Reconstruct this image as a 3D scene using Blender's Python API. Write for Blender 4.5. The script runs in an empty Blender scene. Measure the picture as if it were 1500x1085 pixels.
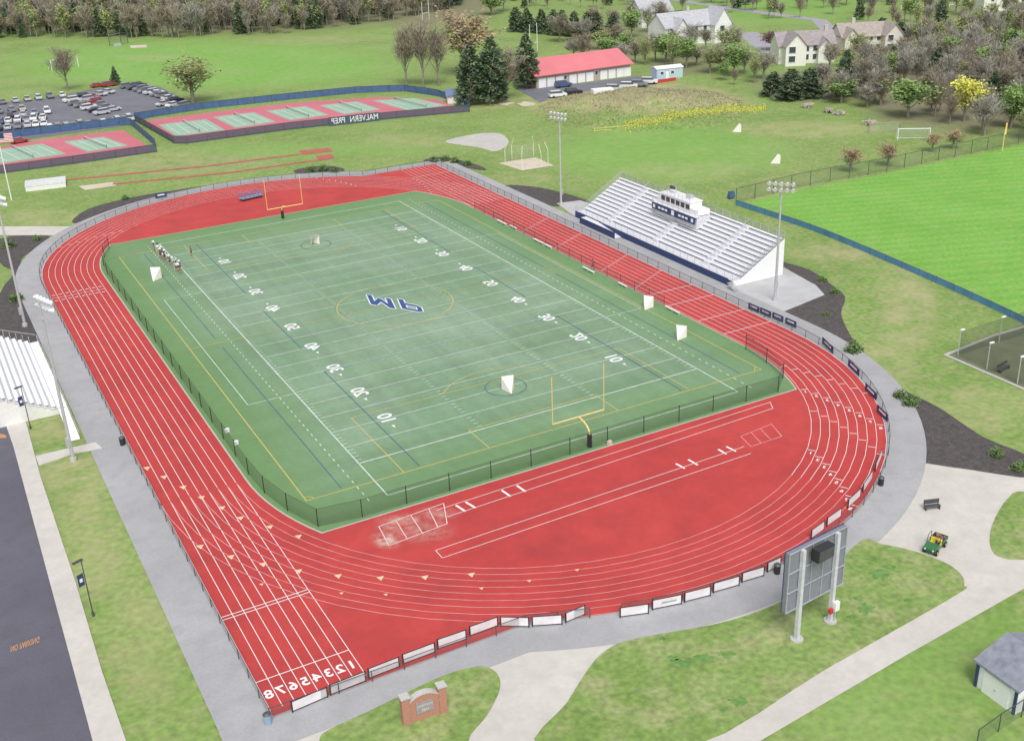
import bpy, math, random, numpy as np
from mathutils import Vector, Matrix
from mathutils.geometry import tessellate_polygon
random.seed(7); rng=np.random.default_rng(7)
C=bpy.context.collection; PI=math.pi
# ------------------------------------------------------------ camera
CP=np.array([-63.04668,-158.40036,64.15733]); YAW,PIT,ROL,F=0.48445,0.42277,-0.04012,1681.06
FW=np.array([math.sin(YAW)*math.cos(PIT),math.cos(YAW)*math.cos(PIT),-math.sin(PIT)])
RT0=np.array([math.cos(YAW),-math.sin(YAW),0.]); UP0=np.cross(RT0,FW)
R2=RT0*math.cos(ROL)+UP0*math.sin(ROL); U2=-RT0*math.sin(ROL)+UP0*math.cos(ROL)
cam=bpy.data.cameras.new('camera'); co=bpy.data.objects.new('camera',cam); C.objects.link(co)
cam.sensor_width=36; cam.lens=F/1500*36; cam.clip_end=6000; cam.clip_start=1
co.matrix_world=Matrix(((R2[0],U2[0],-FW[0],CP[0]),(R2[1],U2[1],-FW[1],CP[1]),(R2[2],U2[2],-FW[2],CP[2]),(0,0,0,1)))
bpy.context.scene.camera=co
def G(px,py,z=0.):
    d=FW*F+R2*(px-750)+U2*(542.5-py); t=(z-CP[2])/d[2]; q=CP+d*t
    return (float(q[0]),float(q[1]))
def G3(px,py,z=0.): return G(px,py)+(z,)
def DEP(px,py):
    x,y=G(px,py); return float((np.array([x,y,0])-CP)@FW)
def S(px,py): return F/DEP(px,py)
def PX(X,Y,Z=0.):
    dx,dy,dz=X-CP[0],Y-CP[1],Z-CP[2]
    z=dx*FW[0]+dy*FW[1]+dz*FW[2]
    return 750+F*(dx*R2[0]+dy*R2[1]+dz*R2[2])/z, 542.5-F*(dx*U2[0]+dy*U2[1]+dz*U2[2])/z, z
def H(px,py,top):
    x,y=G(px,py); d=np.array([x,y,0])-CP; v=542.5-top
    return float((F*(d@U2)-v*(d@FW))/(v*FW[2]-F*U2[2]))
def GP(l): return [G(*p) for p in l]
# ------------------------------------------------------------ materials
MATS={}
def mat(name,col,rough=.7,var=.12,scale=2.,bump=0.,metal=0.,alpha=1.,detail=4.):
    if name in MATS: return MATS[name]
    m=bpy.data.materials.new(name); m.use_nodes=True; nt=m.node_tree; b=nt.nodes['Principled BSDF']
    b.inputs['Roughness'].default_value=rough; b.inputs['Metallic'].default_value=metal
    tc=nt.nodes.new('ShaderNodeTexCoord'); n=nt.nodes.new('ShaderNodeTexNoise'); n.inputs['Scale'].default_value=scale; n.inputs['Detail'].default_value=detail
    nt.links.new(tc.outputs['Object'],n.inputs['Vector'])
    r=nt.nodes.new('ShaderNodeValToRGB'); e=r.color_ramp.elements
    e[0].position=.3; e[1].position=.7
    e[0].color=tuple(max(0,c*(1-var)) for c in col)+(1,); e[1].color=tuple(min(1,c*(1+var)) for c in col)+(1,)
    nt.links.new(n.outputs['Fac'],r.inputs['Fac']); nt.links.new(r.outputs['Color'],b.inputs['Base Color'])
    if bump:
        bp=nt.nodes.new('ShaderNodeBump'); bp.inputs['Strength'].default_value=bump
        nt.links.new(n.outputs['Fac'],bp.inputs['Height']); nt.links.new(bp.outputs['Normal'],b.inputs['Normal'])
    if alpha<1: b.inputs['Alpha'].default_value=alpha
    MATS[name]=m; return m
def layered(name,ca,cb,s1,cc,s2,amt,rough=.85,fine=6.,famt=.15,thr=(.45,.65),fd=3):
    m=bpy.data.materials.new(name); m.use_nodes=True; nt=m.node_tree; b=nt.nodes['Principled BSDF']; b.inputs['Roughness'].default_value=rough
    L=nt.links.new; tc=nt.nodes.new('ShaderNodeTexCoord')
    def noise(s,d=5,sc=None):
        n=nt.nodes.new('ShaderNodeTexNoise'); n.inputs['Scale'].default_value=s; n.inputs['Detail'].default_value=d
        if sc:
            mp=nt.nodes.new('ShaderNodeMapping'); mp.inputs['Scale'].default_value=sc; L(tc.outputs['Object'],mp.inputs[0]); L(mp.outputs[0],n.inputs['Vector'])
        else: L(tc.outputs['Object'],n.inputs['Vector'])
        return n.outputs['Fac']
    def ramp(f,a,bb):
        r=nt.nodes.new('ShaderNodeMapRange'); r.inputs[1].default_value=a; r.inputs[2].default_value=bb; L(f,r.inputs[0]); return r.outputs[0]
    def mix(f,a,bcol,bt='MIX'):
        x=nt.nodes.new('ShaderNodeMix'); x.data_type='RGBA'; x.blend_type=bt
        if isinstance(f,float): x.inputs[0].default_value=f
        else: L(f,x.inputs[0])
        for i,c in ((6,a),(7,bcol)):
            if isinstance(c,tuple): x.inputs[i].default_value=c+(1,)
            else: L(c,x.inputs[i])
        return x.outputs[2]
    def modul(col,f,amt_):
        gm=nt.nodes.new('ShaderNodeMapRange'); gm.inputs[3].default_value=1-amt_; gm.inputs[4].default_value=1+amt_; L(f,gm.inputs[0])
        cm=nt.nodes.new('ShaderNodeCombineColor')
        for i in range(3): L(gm.outputs[0],cm.inputs[i])
        return mix(1.,col,cm.outputs[0],'MULTIPLY')
    base=mix(ramp(noise(s1),.35,.65),ca,cb)
    f2=nt.nodes.new('ShaderNodeMath'); f2.operation='MULTIPLY'; L(ramp(noise(s2),thr[0],thr[1]),f2.inputs[0]); f2.inputs[1].default_value=amt
    base=mix(f2.outputs[0],base,cc)
    out=modul(base,ramp(noise(fine,fd),.25,.75),famt); L(out,b.inputs['Base Color'])
    MATS[name]=m; return m,nt,mix,noise,ramp,L,out,b,modul,tc
WHITE=mat('white_paint',(.87,.87,.86),.6,.04); OFFW=mat('offwhite_paint',(.80,.79,.76),.7,.06)
NAVY=mat('navy_paint',(.03,.055,.15),.6,.1); BLACK=mat('black_paint',(.03,.03,.033),.6,.1)
YEL=mat('yellow_paint',(.85,.64,.22),.5,.06); METAL=mat('galvanised_steel',(.55,.56,.58),.45,.08,metal=.3)
DARKM=mat('dark_steel',(.10,.105,.11),.5,.1,metal=.3); NETM=mat('black_net',(.02,.03,.025),.9,.1,alpha=.26)
CHAIN=mat('chain_link',(.13,.14,.14),.7,.1,alpha=.20); NETW=mat('white_net',(.88,.86,.80),.9,.05)
BLUEF=mat('blue_windscreen',(.07,.13,.26),.8,.15,1.); DARKF=mat('dark_windscreen',(.06,.085,.13),.85,.1,alpha=.86)
GLASS=mat('window_glass',(.07,.08,.10),.15,.05); TYRE=mat('tyre_rubber',(.025,.025,.025),.9,.05)
SKIN=mat('skin',(.45,.27,.19),.6,.03); BRICK=mat('brick',(.46,.22,.16),.85,.3,12.); STONE=mat('stone_panel',(.52,.50,.48),.8,.12,6.)
REDP=mat('red_paint',(.55,.05,.05),.6,.1); CONC2=mat('kerb_concrete',(.5,.48,.45),.85,.08)
THIN=mat('thin_net',(.7,.7,.7),alpha=.3)
# ------------------------------------------------------------ mesh builder
class MB:
    def __init__(s): s.v=[]; s.f=[]; s.m=[]
    def add(self,vs,fs,mi=0):
        o=len(self.v); self.v+= [tuple(float(c) for c in q) for q in vs]; self.f+=[tuple(i+o for i in q) for q in fs]; self.m+=[mi]*len(fs); return self
    def box(s,c,d,rz=0,mi=0,top=1.):
        ca,sa=math.cos(rz),math.sin(rz); vs=[]
        for z in (-.5,.5):
            k=top if z>0 else 1
            for x,y in ((-.5,-.5),(.5,-.5),(.5,.5),(-.5,.5)):
                X,Y=x*d[0]*k,y*d[1]*k; vs.append((c[0]+X*ca-Y*sa,c[1]+X*sa+Y*ca,c[2]+z*d[2]))
        return s.add(vs,[(3,2,1,0),(4,5,6,7),(0,1,5,4),(1,2,6,5),(2,3,7,6),(3,0,4,7)],mi)
    def tube(s,p,q,r1,r2=None,n=6,mi=0,cap=True):
        r2=r1 if r2 is None else r2; p=Vector(p); q=Vector(q); d=(q-p)
        if d.length<1e-6: return s
        d.normalize(); a=d.orthogonal().normalized(); b=d.cross(a); vs=[]
        for c,r in ((p,r1),(q,r2)):
            for i in range(n):
                t=2*PI*i/n; vs.append(c+(a*math.cos(t)+b*math.sin(t))*r)
        fs=[(i,(i+1)%n,n+(i+1)%n,n+i) for i in range(n)]
        if cap: fs+=[tuple(range(n-1,-1,-1)),tuple(range(n,2*n))]
        return s.add(vs,fs,mi)
    def path(s,pts,r,n=6,mi=0):
        for a,b in zip(pts,pts[1:]): s.tube(a,b,r,r,n,mi)
        return s
    def poly(s,pts,z,mi=0):
        vs=[Vector((p[0],p[1],0)) for p in pts]
        fs=[]
        for t in tessellate_polygon([vs]):
            a,b,c=[vs[i] for i in t]
            fs.append(tuple(t) if (b-a).cross(c-a).z>0 else tuple(reversed(t)))
        return s.add([(p[0],p[1],z) for p in pts],fs,mi)
    def prism(s,pts,z0,z1,mi=0):
        s.poly(pts,z1,mi); n=len(pts)
        return s.add([(p[0],p[1],z0) for p in pts]+[(p[0],p[1],z1) for p in pts],[(i,(i+1)%n,n+(i+1)%n,n+i) for i in range(n)],mi)
    def side(s,prof,w,y0=0,mi=0):
        n=len(prof); vs=[(x,y0-w/2,z) for x,z in prof]+[(x,y0+w/2,z) for x,z in prof]
        return s.add(vs,[tuple(range(n)),tuple(range(2*n-1,n-1,-1))]+[((i+1)%n,i,n+i,n+(i+1)%n) for i in range(n)],mi)
    def strip(s,pts,w,z,closed=False,mi=0):
        P=[Vector((p[0],p[1])) for p in pts]; n=len(P); vs=[]
        for i in range(n):
            a=P[i-1] if (i>0 or closed) else None; b=P[(i+1)%n] if (i<n-1 or closed) else None
            d1=(P[i]-a).normalized() if a is not None and (P[i]-a).length>1e-6 else None
            d2=(b-P[i]).normalized() if b is not None and (b-P[i]).length>1e-6 else None
            d=((d1 or d2)+(d2 or d1))
            d=d.normalized() if d.length>1e-4 else (d1 or d2)
            k=1/max(.5,d.dot(d1 or d2)); nn=Vector((-d.y,d.x))*w/2*k
            vs+=[(P[i].x-nn.x,P[i].y-nn.y,z),(P[i].x+nn.x,P[i].y+nn.y,z)]
        m=n if closed else n-1
        return s.add(vs,[(2*i,2*((i+1)%n),2*((i+1)%n)+1,2*i+1) for i in range(m)],mi)
    def wall(s,pts,z0,z1,mi=0,closed=False):
        n=len(pts); vs=[(p[0],p[1],z0) for p in pts]+[(p[0],p[1],z1) for p in pts]
        return s.add(vs,[(i,(i+1)%n,n+(i+1)%n,n+i) for i in range(n if closed else n-1)],mi)
    def sphere(s,c,r,n=8,mi=0,sz=1.):
        vs=[];m=n//2+1
        for j in range(m+1):
            ph=PI*j/m
            for i in range(n):
                t=2*PI*i/n; vs.append((c[0]+r*math.sin(ph)*math.cos(t),c[1]+r*math.sin(ph)*math.sin(t),c[2]+r*sz*math.cos(ph)))
        return s.add(vs,[(j*n+i,(j+1)*n+i,(j+1)*n+(i+1)%n,j*n+(i+1)%n) for j in range(m) for i in range(n)],mi)
    def text(s,t,o,u,v,size,mi=0,raw=False,off=.03):
        V,Fc=textmesh(t,off); o=Vector(o);u=Vector(u);v=Vector(v)
        if not raw: u=u.normalized()*size; v=v.normalized()*size
        return s.add([o+u*a+v*b for a,b in V],Fc,mi)
    def mesh(s,name,mats):
        me=bpy.data.meshes.new(name); me.from_pydata(s.v,[],s.f)
        for m in (mats if isinstance(mats,(list,tuple)) else [mats]): me.materials.append(m)
        me.polygons.foreach_set('material_index',s.m); me.update(); return me
    def build(s,name,mats,parent=None,loc=(0,0,0),rz=0):
        return put(name,s.mesh(name,mats),parent,loc,rz)
TX={}
def textmesh(t,off=.03):
    if (t,off) in TX: return TX[(t,off)]
    cu=bpy.data.curves.new('t','FONT'); cu.body=t; cu.align_x='CENTER'; cu.align_y='CENTER'; cu.size=1.35; cu.offset=off; cu.resolution_u=3
    ob=bpy.data.objects.new('t',cu); C.objects.link(ob); bpy.context.view_layer.update()
    me=ob.evaluated_get(bpy.context.evaluated_depsgraph_get()).to_mesh()
    r=([(v.co.x,v.co.y) for v in me.vertices],[tuple(p.vertices) for p in me.polygons])
    bpy.data.objects.remove(ob); bpy.data.curves.remove(cu); TX[(t,off)]=r; return r
def put(name,me,parent=None,loc=(0,0,0),rz=0,scale=None):
    o=bpy.data.objects.new(name,me); C.objects.link(o); o.location=loc; o.rotation_euler=(0,0,rz)
    if scale: o.scale=scale
    if parent: o.parent=parent
    return o
def tag(o,label,cat,group=None,kind=None):
    o['label']=label; o['category']=cat
    if group: o['group']=group
    if kind: o['kind']=kind
    return o
def thing(name,label,cat,loc=(0,0,0),rz=0,group=None):
    o=bpy.data.objects.new(name,None); C.objects.link(o); o.location=loc; o.rotation_euler=(0,0,rz); o.empty_display_size=.3
    return tag(o,label,cat,group)
def struct(name,mb,m): o=mb.build(name,m); o['kind']='structure'; return o
def smooth(pts,n=6,closed=True):
    P=[Vector(p) for p in pts]; N=len(P); out=[]
    for i in range(N if closed else N-1):
        p0,p1,p2,p3=(P[(i-1)%N] if closed or i>0 else P[i]),P[i],P[(i+1)%N],(P[(i+2)%N] if closed or i+2<N else P[(i+1)%N])
        for k in range(n):
            t=k/n; q=.5*((2*p1)+(p2-p0)*t+(2*p0-5*p1+4*p2-p3)*t*t+(3*p1-p0-3*p2+p3)*t**3); out.append((q.x,q.y))
    if not closed: out.append(tuple(P[-1]))
    return out
# ------------------------------------------------------------ ground
xs=np.concatenate([[-3000,-1200,-500,-200,-120],np.arange(-92,480,2.4),[520,640,900,1500,3000]])
ys=np.concatenate([[-2000,-700,-300,-160],np.arange(-112,600,2.4),[640,760,1000,1600,3500]])
XX,YY=np.meshgrid(xs,ys)
mc=np.array(G(940,160)); ma=np.array(G(1110,165))-np.array(G(780,160)); ml=np.linalg.norm(ma)/2; ma=ma/np.linalg.norm(ma); mn=np.array([-ma[1],ma[0]])
mw=abs((np.array(G(930,125))-np.array(G(930,190)))@mn)/2
def ground_z(X,Y):
    u=((X-mc[0])*ma[0]+(Y-mc[1])*ma[1])/ml; w=((X-mc[0])*mn[0]+(Y-mc[1])*mn[1])/mw
    r=u*u+w*w; return np.where(r<1,3.4*(1-np.minimum(r,1))**1.2*(1+.3*np.sin(u*9)*np.cos(w*5)+.12*np.sin(u*23+w*11)),0)
ZZ=ground_z(XX,YY)
pu,pv,pz=PX(XX,YY,0.); bad=pz<5
BL=[(250,0,500,55,1,1.2),(620,5,130,42,1,.9),(1420,140,190,62,1,1.),(1200,125,110,28,1,.8),(900,60,80,40,1,.6),(1000,95,60,18,1,.7),(1450,30,150,30,1,.4),
 (930,150,185,31,0,1.6),(940,146,150,22,1,.42),(700,150,80,14,0,.7),(1330,440,50,90,0,.75),(1230,370,90,16,0,.8),(1290,540,60,50,0,.6),(1420,600,90,40,0,.5),(1200,850,150,30,0,.5),(1290,850,90,60,0,.45),(1000,1000,200,60,0,.35),(700,1020,80,60,0,.4),
 (110,700,60,40,0,.8),(130,800,60,90,0,.6),(220,930,70,120,0,.4),(80,630,60,20,0,.7),(240,240,180,20,0,.5),(60,320,80,15,0,.6),(1180,190,120,14,0,.6),(760,262,60,10,0,.4),(220,85,60,6,0,.5),(600,205,80,12,0,.4),(1150,290,60,50,0,.3),(1000,250,120,16,0,.35),(450,60,120,8,0,.35),
 (300,95,330,42,2,.9),(980,225,200,45,2,.7),(450,220,200,12,2,.4),(1400,950,150,80,2,.3),(1300,1040,200,60,2,.3),(1130,10,150,30,2,.6)]
ch=[np.zeros_like(XX) for _ in range(3)]
for px,py,rx,ry,c,a in BL:
    r=((pu-px)/rx)**2+((pv-py)/ry)**2; ch[c]=np.maximum(ch[c],np.where(bad,0,a*np.clip(1.6*(1-r),0,1)))
ny,nx=XX.shape
V=np.stack([XX,YY,ZZ],-1).reshape(-1,3); idx=np.arange(nx*ny).reshape(ny,nx)
FQ=np.stack([idx[:-1,:-1],idx[:-1,1:],idx[1:,1:],idx[1:,:-1]],-1).reshape(-1,4)
def np_mesh(name,V,Fq,mats,mi=None):
    me=bpy.data.meshes.new(name); me.vertices.add(len(V)); me.vertices.foreach_set('co',np.asarray(V,dtype=np.float32).ravel())
    me.loops.add(Fq.size); me.loops.foreach_set('vertex_index',Fq.ravel().astype(np.int32))
    me.polygons.add(len(Fq)); me.polygons.foreach_set('loop_start',(np.arange(len(Fq))*4).astype(np.int32))
    try: me.polygons.foreach_set('loop_total',np.full(len(Fq),4,dtype=np.int32))
    except Exception: pass
    for m in mats: me.materials.append(m)
    if mi is not None: me.polygons.foreach_set('material_index',mi.astype(np.int32))
    me.update(calc_edges=True); me.validate(); return me
m,nt,mix,noise,ramp,L,out,b,modul,tc=layered('grass',(.175,.28,.06),(.235,.34,.09),.05,(.33,.34,.15),.35,.5,fine=1.3,famt=.30,fd=9)
at=nt.nodes.new('ShaderNodeAttribute'); at.attribute_name='tone'; sp=nt.nodes.new('ShaderNodeSeparateColor'); L(at.outputs['Color'],sp.inputs[0])
def modf(o,s,lo,hi):
    a=nt.nodes.new('ShaderNodeMath'); a.operation='MULTIPLY'; L(o,a.inputs[0]); L(ramp(noise(s,7),lo,hi),a.inputs[1]); a.use_clamp=True; return a.outputs[0]
bc=mix(ramp(noise(.06,6),.4,.65),(.195,.395,.065),(.235,.40,.095))
o1=mix(sp.outputs[2],out,modul(bc,noise(.5,8),.3)); o1=mix(modf(sp.outputs[0],.25,.3,.62),o1,modul((.42,.39,.20),noise(1.1,8),.35)); o1=mix(modf(sp.outputs[1],.2,.1,.5),o1,modul((.22,.195,.125),noise(.6,8),.4)); L(o1,b.inputs['Base Color'])
me=np_mesh('ground',V,FQ,[m]); ca=me.color_attributes.new('tone','FLOAT_COLOR','POINT')
ca.data.foreach_set('color',np.stack([ch[0],ch[1],ch[2],np.ones_like(XX)],-1).astype(np.float32).ravel())
for p in me.polygons: p.use_smooth=True
g=put('ground',me); g['kind']='structure'
GRASS=layered('lawn',(.175,.275,.06),(.235,.33,.095),.12,(.37,.37,.18),.3,.65,fine=1.6,famt=.32,fd=9)[0]
LAWND=layered('lawn_dark',(.11,.24,.055),(.15,.28,.07),.3,(.18,.30,.08),1.,.5,fine=2.,famt=.3,fd=8)[0]
m,nt,mix,noise,ramp,L,out,b,modul,tc=layered('track_rubber',(.47,.046,.043),(.53,.060,.054),.04,(.40,.045,.045),.2,.55,rough=.85,fine=1.2,famt=.05,fd=9)
L(modul(out,ramp(noise(.35,9),.3,.7),.07),b.inputs['Base Color']); TRACK=m
m,nt,mix,noise,ramp,L,out,b,modul,tc=layered('turf',(.185,.295,.18),(.245,.345,.235),.035,(.17,.275,.14),.1,.6,rough=.8,fine=1.5,famt=.09,fd=8)
out=modul(out,ramp(noise(1.,4,(.02,.28,1)),.3,.7),.10); out=modul(out,ramp(noise(1.,3,(.5,.02,1)),.3,.7),.08)
f9=nt.nodes.new('ShaderNodeMath'); f9.operation='MULTIPLY'; L(ramp(noise(.05,9),.5,.75),f9.inputs[0]); f9.inputs[1].default_value=.35
out=mix(f9.outputs[0],out,(.30,.38,.29))
sx=nt.nodes.new('ShaderNodeSeparateXYZ'); L(tc.outputs['Object'],sx.inputs[0])
def absr(o,a,bb):
    q=nt.nodes.new('ShaderNodeMath'); q.operation='ABSOLUTE'; L(o,q.inputs[0]); return ramp(q.outputs[0],a,bb)
mx=nt.nodes.new('ShaderNodeMath'); mx.operation='MAXIMUM'; L(absr(sx.outputs[0],22,35),mx.inputs[0]); L(absr(sx.outputs[1],40,59),mx.inputs[1])
m7=nt.nodes.new('ShaderNodeMath'); m7.operation='MULTIPLY'; L(mx.outputs[0],m7.inputs[0]); m7.inputs[1].default_value=.8
out=mix(m7.outputs[0],out,modul((.13,.26,.075),noise(.8,8),.15)); L(out,b.inputs['Base Color']); TURF=m
m,nt,mix,noise,ramp,L,out,b,modul,tc=layered('outfield_grass',(.165,.385,.05),(.20,.425,.068),.08,(.26,.41,.10),.3,.45,fine=1.5,famt=.2,fd=8)
OUTF=m
mp=nt.nodes.new('ShaderNodeMapping'); mp.inputs['Rotation'].default_value=(0,0,.35); L(tc.outputs['Object'],mp.inputs[0])
w=nt.nodes.new('ShaderNodeTexWave'); w.inputs['Scale'].default_value=.11; w.bands_direction='Y'; w.inputs['Distortion'].default_value=.4; w.inputs['Detail'].default_value=1; L(mp.outputs[0],w.inputs[0])
L(modul(out,ramp(w.outputs['Fac'],.3,.7),.045),b.inputs['Base Color'])
CONC=layered('concrete',(.57,.53,.49),(.63,.59,.55),.15,(.49,.46,.42),.5,.45,rough=.85,fine=2.,famt=.07,fd=8)[0]
ASPH=layered('grey_asphalt_path',(.37,.365,.375),(.42,.415,.425),.1,(.33,.33,.34),.5,.5,rough=.9,fine=4.,famt=.08,fd=8)[0]
ROAD=layered('road_asphalt',(.115,.11,.14),(.135,.13,.16),.08,(.10,.098,.12),.4,.5,rough=.9,fine=4.,famt=.1,fd=8)[0]
LOT=layered('lot_asphalt',(.17,.17,.20),(.20,.20,.225),.1,(.14,.14,.16),.4,.5,rough=.9,fine=4.,famt=.1)[0]
MULCH=layered('mulch',(.065,.057,.058),(.095,.08,.08),.8,(.13,.11,.10),1.5,.5,rough=.95,fine=6.,famt=.4,fd=8)[0]
COURTR=layered('court_red',(.56,.15,.19),(.61,.18,.22),.1,(.50,.17,.20),.4,.4)[0]
COURTG=layered('court_green',(.30,.45,.33),(.34,.49,.37),.1,(.28,.41,.30),.4,.4)[0]
SAND=layered('sand',(.58,.50,.40),(.66,.58,.46),.3,(.52,.46,.36),1.,.5)[0]
GRAVEL=layered('gravel_sector',(.50,.47,.44),(.56,.53,.49),.3,(.44,.42,.39),1.,.5)[0]
CX=-1.5; CY=42.2; RI=36.5; RO=45.06
def oval(off,n=40):
    r=RO+off; xl=CX-r; xr=CX+r; yb=-82.3-off*.86; yt=78.0+off*.8; pts=[(xl,yb)]
    pts.append((xl,CY))
    aend=math.asin(min(1,(yt-CY)/r))
    for i in range(1,n+1):
        a=PI-(PI-aend)*i/n
        pts.append((CX+r*math.cos(a),CY+r*math.sin(a)))
    pts.append((xr,yt)); pts.append((xr,-CY))
    ae=-PI+math.asin(min(1,(-CY-yb)/r))
    for i in range(1,n+1):
        a=ae*i/n
        pts.append((CX+r*math.cos(a),-CY+r*math.sin(a)))
    return pts
struct('walking_path',MB().poly(oval(4.4),.06).poly([(-51,-82),(-51,-125),(-46.6,-125),(-46.6,-82)],.055),ASPH)
struct('running_track',MB().prism(oval(0),.03,.10),TRACK)
def turf_shape(off=0):
    r=RI-.5+off; pts=[]; yb,yt=-57.6-off,59.4+off
    pts.append((CX+r,-CY)); pts.append((CX+r,CY))
    a1=math.asin((yt-CY)/r)
    for i in range(1,9): a=a1*i/8; pts.append((CX+r*math.cos(a),CY+r*math.sin(a)))
    for i in range(8,-1,-1): a=PI-a1*i/8; pts.append((CX+r*math.cos(a)+.8,CY+r*math.sin(a)))
    a2=math.asin((-CY-yb)/r)
    for i in range(0,9): a=PI+a2*i/8; pts.append((CX+r*math.cos(a)+.8,-CY+r*math.sin(a)))
    for i in range(8,0,-1): a=-a2*i/8; pts.append((CX+r*math.cos(a),-CY+r*math.sin(a)))
    return pts
struct('turf_kerb',MB().poly(turf_shape(.2),.105),CONC2)
struct('turf_field',MB().poly(turf_shape(),.12),TURF)
plaza=GP([(1250,700),(1330,668),(1420,688),(1500,697),(1620,712),(1650,790),(1560,828),(1330,958),(1105,1090),(1060,1120),(600,1130),(430,1110),(430,1080),(600,1000),(800,900),(1100,830)])
struct('concrete_plaza',MB().poly(plaza,.035),CONC)
isl=MB()
for pl in ([(1262,792),(1290,797),(1340,808),(1385,825),(1408,842),(1412,858),(1400,872),(1210,980),(1010,1095),(790,1095),(830,1030),(862,980),(885,955),(925,937),(1050,914),(1130,888),(1200,848)],
           [(468,1085),(480,1070),(540,1042),(640,994),(690,978),(715,978),(730,990),(732,1010),(715,1045),(690,1075),(660,1110),(470,1110)],
           [(1500,720),(1475,732),(1455,765),(1450,795),(1462,815),(1500,820),(1580,812),(1590,735)]):
    isl.prism(smooth(GP(pl),4),.0,.085)
struct('lawn_island',isl,GRASS)
pt=MB(); rp_=random.Random(4)
for cx_,cy_,rx,ry in ((1000,972,20,9),(1032,963,20,7),(1062,958,16,7),(985,965,9,5),(1080,1028,16,8),(1062,1040,10,5),(1290,843,20,8),(1302,832,12,5),(1268,893,15,9),(1258,878,10,5),(1248,905,9,4),(1232,815,12,4),(1285,820,12,4),(1200,870,10,5),(970,935,8,4),(1330,880,8,4)):
    pt.poly(smooth([G(cx_+rx*math.cos(a)*rp_.uniform(.4,1.15),cy_+ry*math.sin(a)*rp_.uniform(.4,1.15)) for a in np.linspace(0,2*PI,20)[:-1]],3),.092)
struct('lawn_patch',pt,LAWND)
struct('kerb_path',MB().prism(GP([(0,535),(40,625),(60,700),(110,850),(150,985),(190,1100),(140,1100),(75,860),(20,655),(0,598),(-60,470),(-50,430)]),0,.14).prism(GP([(52,668),(108,655),(140,648),(150,657),(110,664),(57,682)]),0,.07),CONC)
struct('road',MB().poly(GP([(-60,470),(0,598),(20,655),(75,860),(140,1100),(-330,1140),(-400,700),(-250,480)]),.02),ROAD)
def pxv(c,d): return (np.array(G(c[0]+d[0],c[1]+d[1]))-np.array(G(*c))).tolist()+[0]
rm=MB().text('NO PARKING',G3(37,943,.03),pxv((37,943),(5.2,-1.8)),pxv((37,943),(-.5,9)),1,raw=True)
rm.poly(GP([(0,635),(8,637),(10,641),(0,642)]),.03); struct('road_marking',rm,mat('orange_paint',(.52,.27,.12),.8,.15))
mul=MB()
for pl in ([(105,325),(130,306),(190,290),(250,280),(308,272),(300,281),(200,301),(150,315),(125,326)],[(735,272),(790,275),(850,290),(862,300),(795,302),(760,290)],
           [(0,350),(60,345),(72,350),(40,372),(30,385),(32,420),(45,450),(70,498),(35,505),(0,500),(0,430),(20,400),(0,385)],
           [(1140,385),(1185,395),(1215,415),(1238,435),(1232,460),(1248,495),(1266,515),(1240,512),(1195,482),(1150,465),(1110,450),(1207,432)],
           [(1300,565),(1340,580),(1380,600),(1440,640),(1510,670),(1520,700),(1420,688),(1335,672),(1332,640)],[(430,250),(470,243),(500,246),(500,252),(450,257)],[(620,236),(650,230),(700,242),(710,250),(660,242)]):
    mul.poly(smooth(GP(pl),3),.045)
struct('mulch_bed',mul,MULCH)
struct('grandstand_pad',MB().poly(GP([(815,298),(850,294),(1000,340),(1140,388),(1195,418),(1208,432),(1150,456),(1105,452),(1070,438),(880,345)]),.05),mat('pad_concrete',(.48,.475,.48),.85,.08,.4))
struct('outfield',MB().poly(GP([(1080,300),(1170,279),(1300,254),(1500,212),(1650,182),(1650,545),(1500,472),(1400,425),(1300,382),(1200,341),(1130,316)]),.03),OUTF)
struct('entry_path',MB().poly(GP([(-80,332),(105,332),(80,345),(-80,345)]),.05),CONC)
struct('shot_put_sector',MB().poly(smooth(GP([(652,208),(688,198),(715,195),(735,197),(745,209),(727,222),(700,216)]),4),.03),GRAVEL)
sd=MB()
for pl in ([(115,273),(165,267),(171,272),(125,279)],[(35,268),(90,262),(97,266),(40,275)],[(190,67),(215,66),(215,70),(192,71)],[(730,239),(785,231),(812,243),(765,250)]): sd.poly(GP(pl),.04)
for c in ((770,153,18,4),(740,152,14,3)):
    sd.poly(smooth([G(c[0]+c[2]*math.cos(a)*random.uniform(.5,1.1),c[1]+c[3]*math.sin(a)*random.uniform(.5,1.1)) for a in np.linspace(0,2*PI,12)[:-1]],3),.05)
struct('sand_pit',sd,SAND)
rw=MB(); rw.strip(GP([(95,264),(300,244),(455,224)]),1.3,.05); rw.strip(GP([(165,270),(330,254),(470,234)]),1.3,.05); rw.poly(GP([(438,221),(482,217),(488,222),(445,227)]),.055); rw.poly(GP([(463,229),(487,226),(490,232),(468,236)]),.055)
struct('jump_runway',rw,mat('runway_red',(.46,.12,.10),.8,.15,.5))
struct('parking_lot',MB().poly(GP([(-90,158),(60,146),(140,130),(230,126),(280,150),(235,168),(180,185),(60,202),(-90,225)]),.03).poly(GP([(752,128),(850,122),(930,112),(975,112),(960,124),(900,135),(870,146),(790,150)]),.03),LOT)
struct('driveway',MB().poly(smooth(GP([(1085,52),(1110,48),(1135,66),(1160,74),(1230,72),(1235,78),(1150,82),(1115,76)]),3),.04).poly(GP([(1300,75),(1350,78),(1355,85),(1290,84)]),.04).strip(GP([(900,-15),(1020,5),(1110,18),(1200,30),(1230,60)]),6,.05),mat('driveway_asphalt',(.36,.34,.37),.9,.1,.3))
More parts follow.
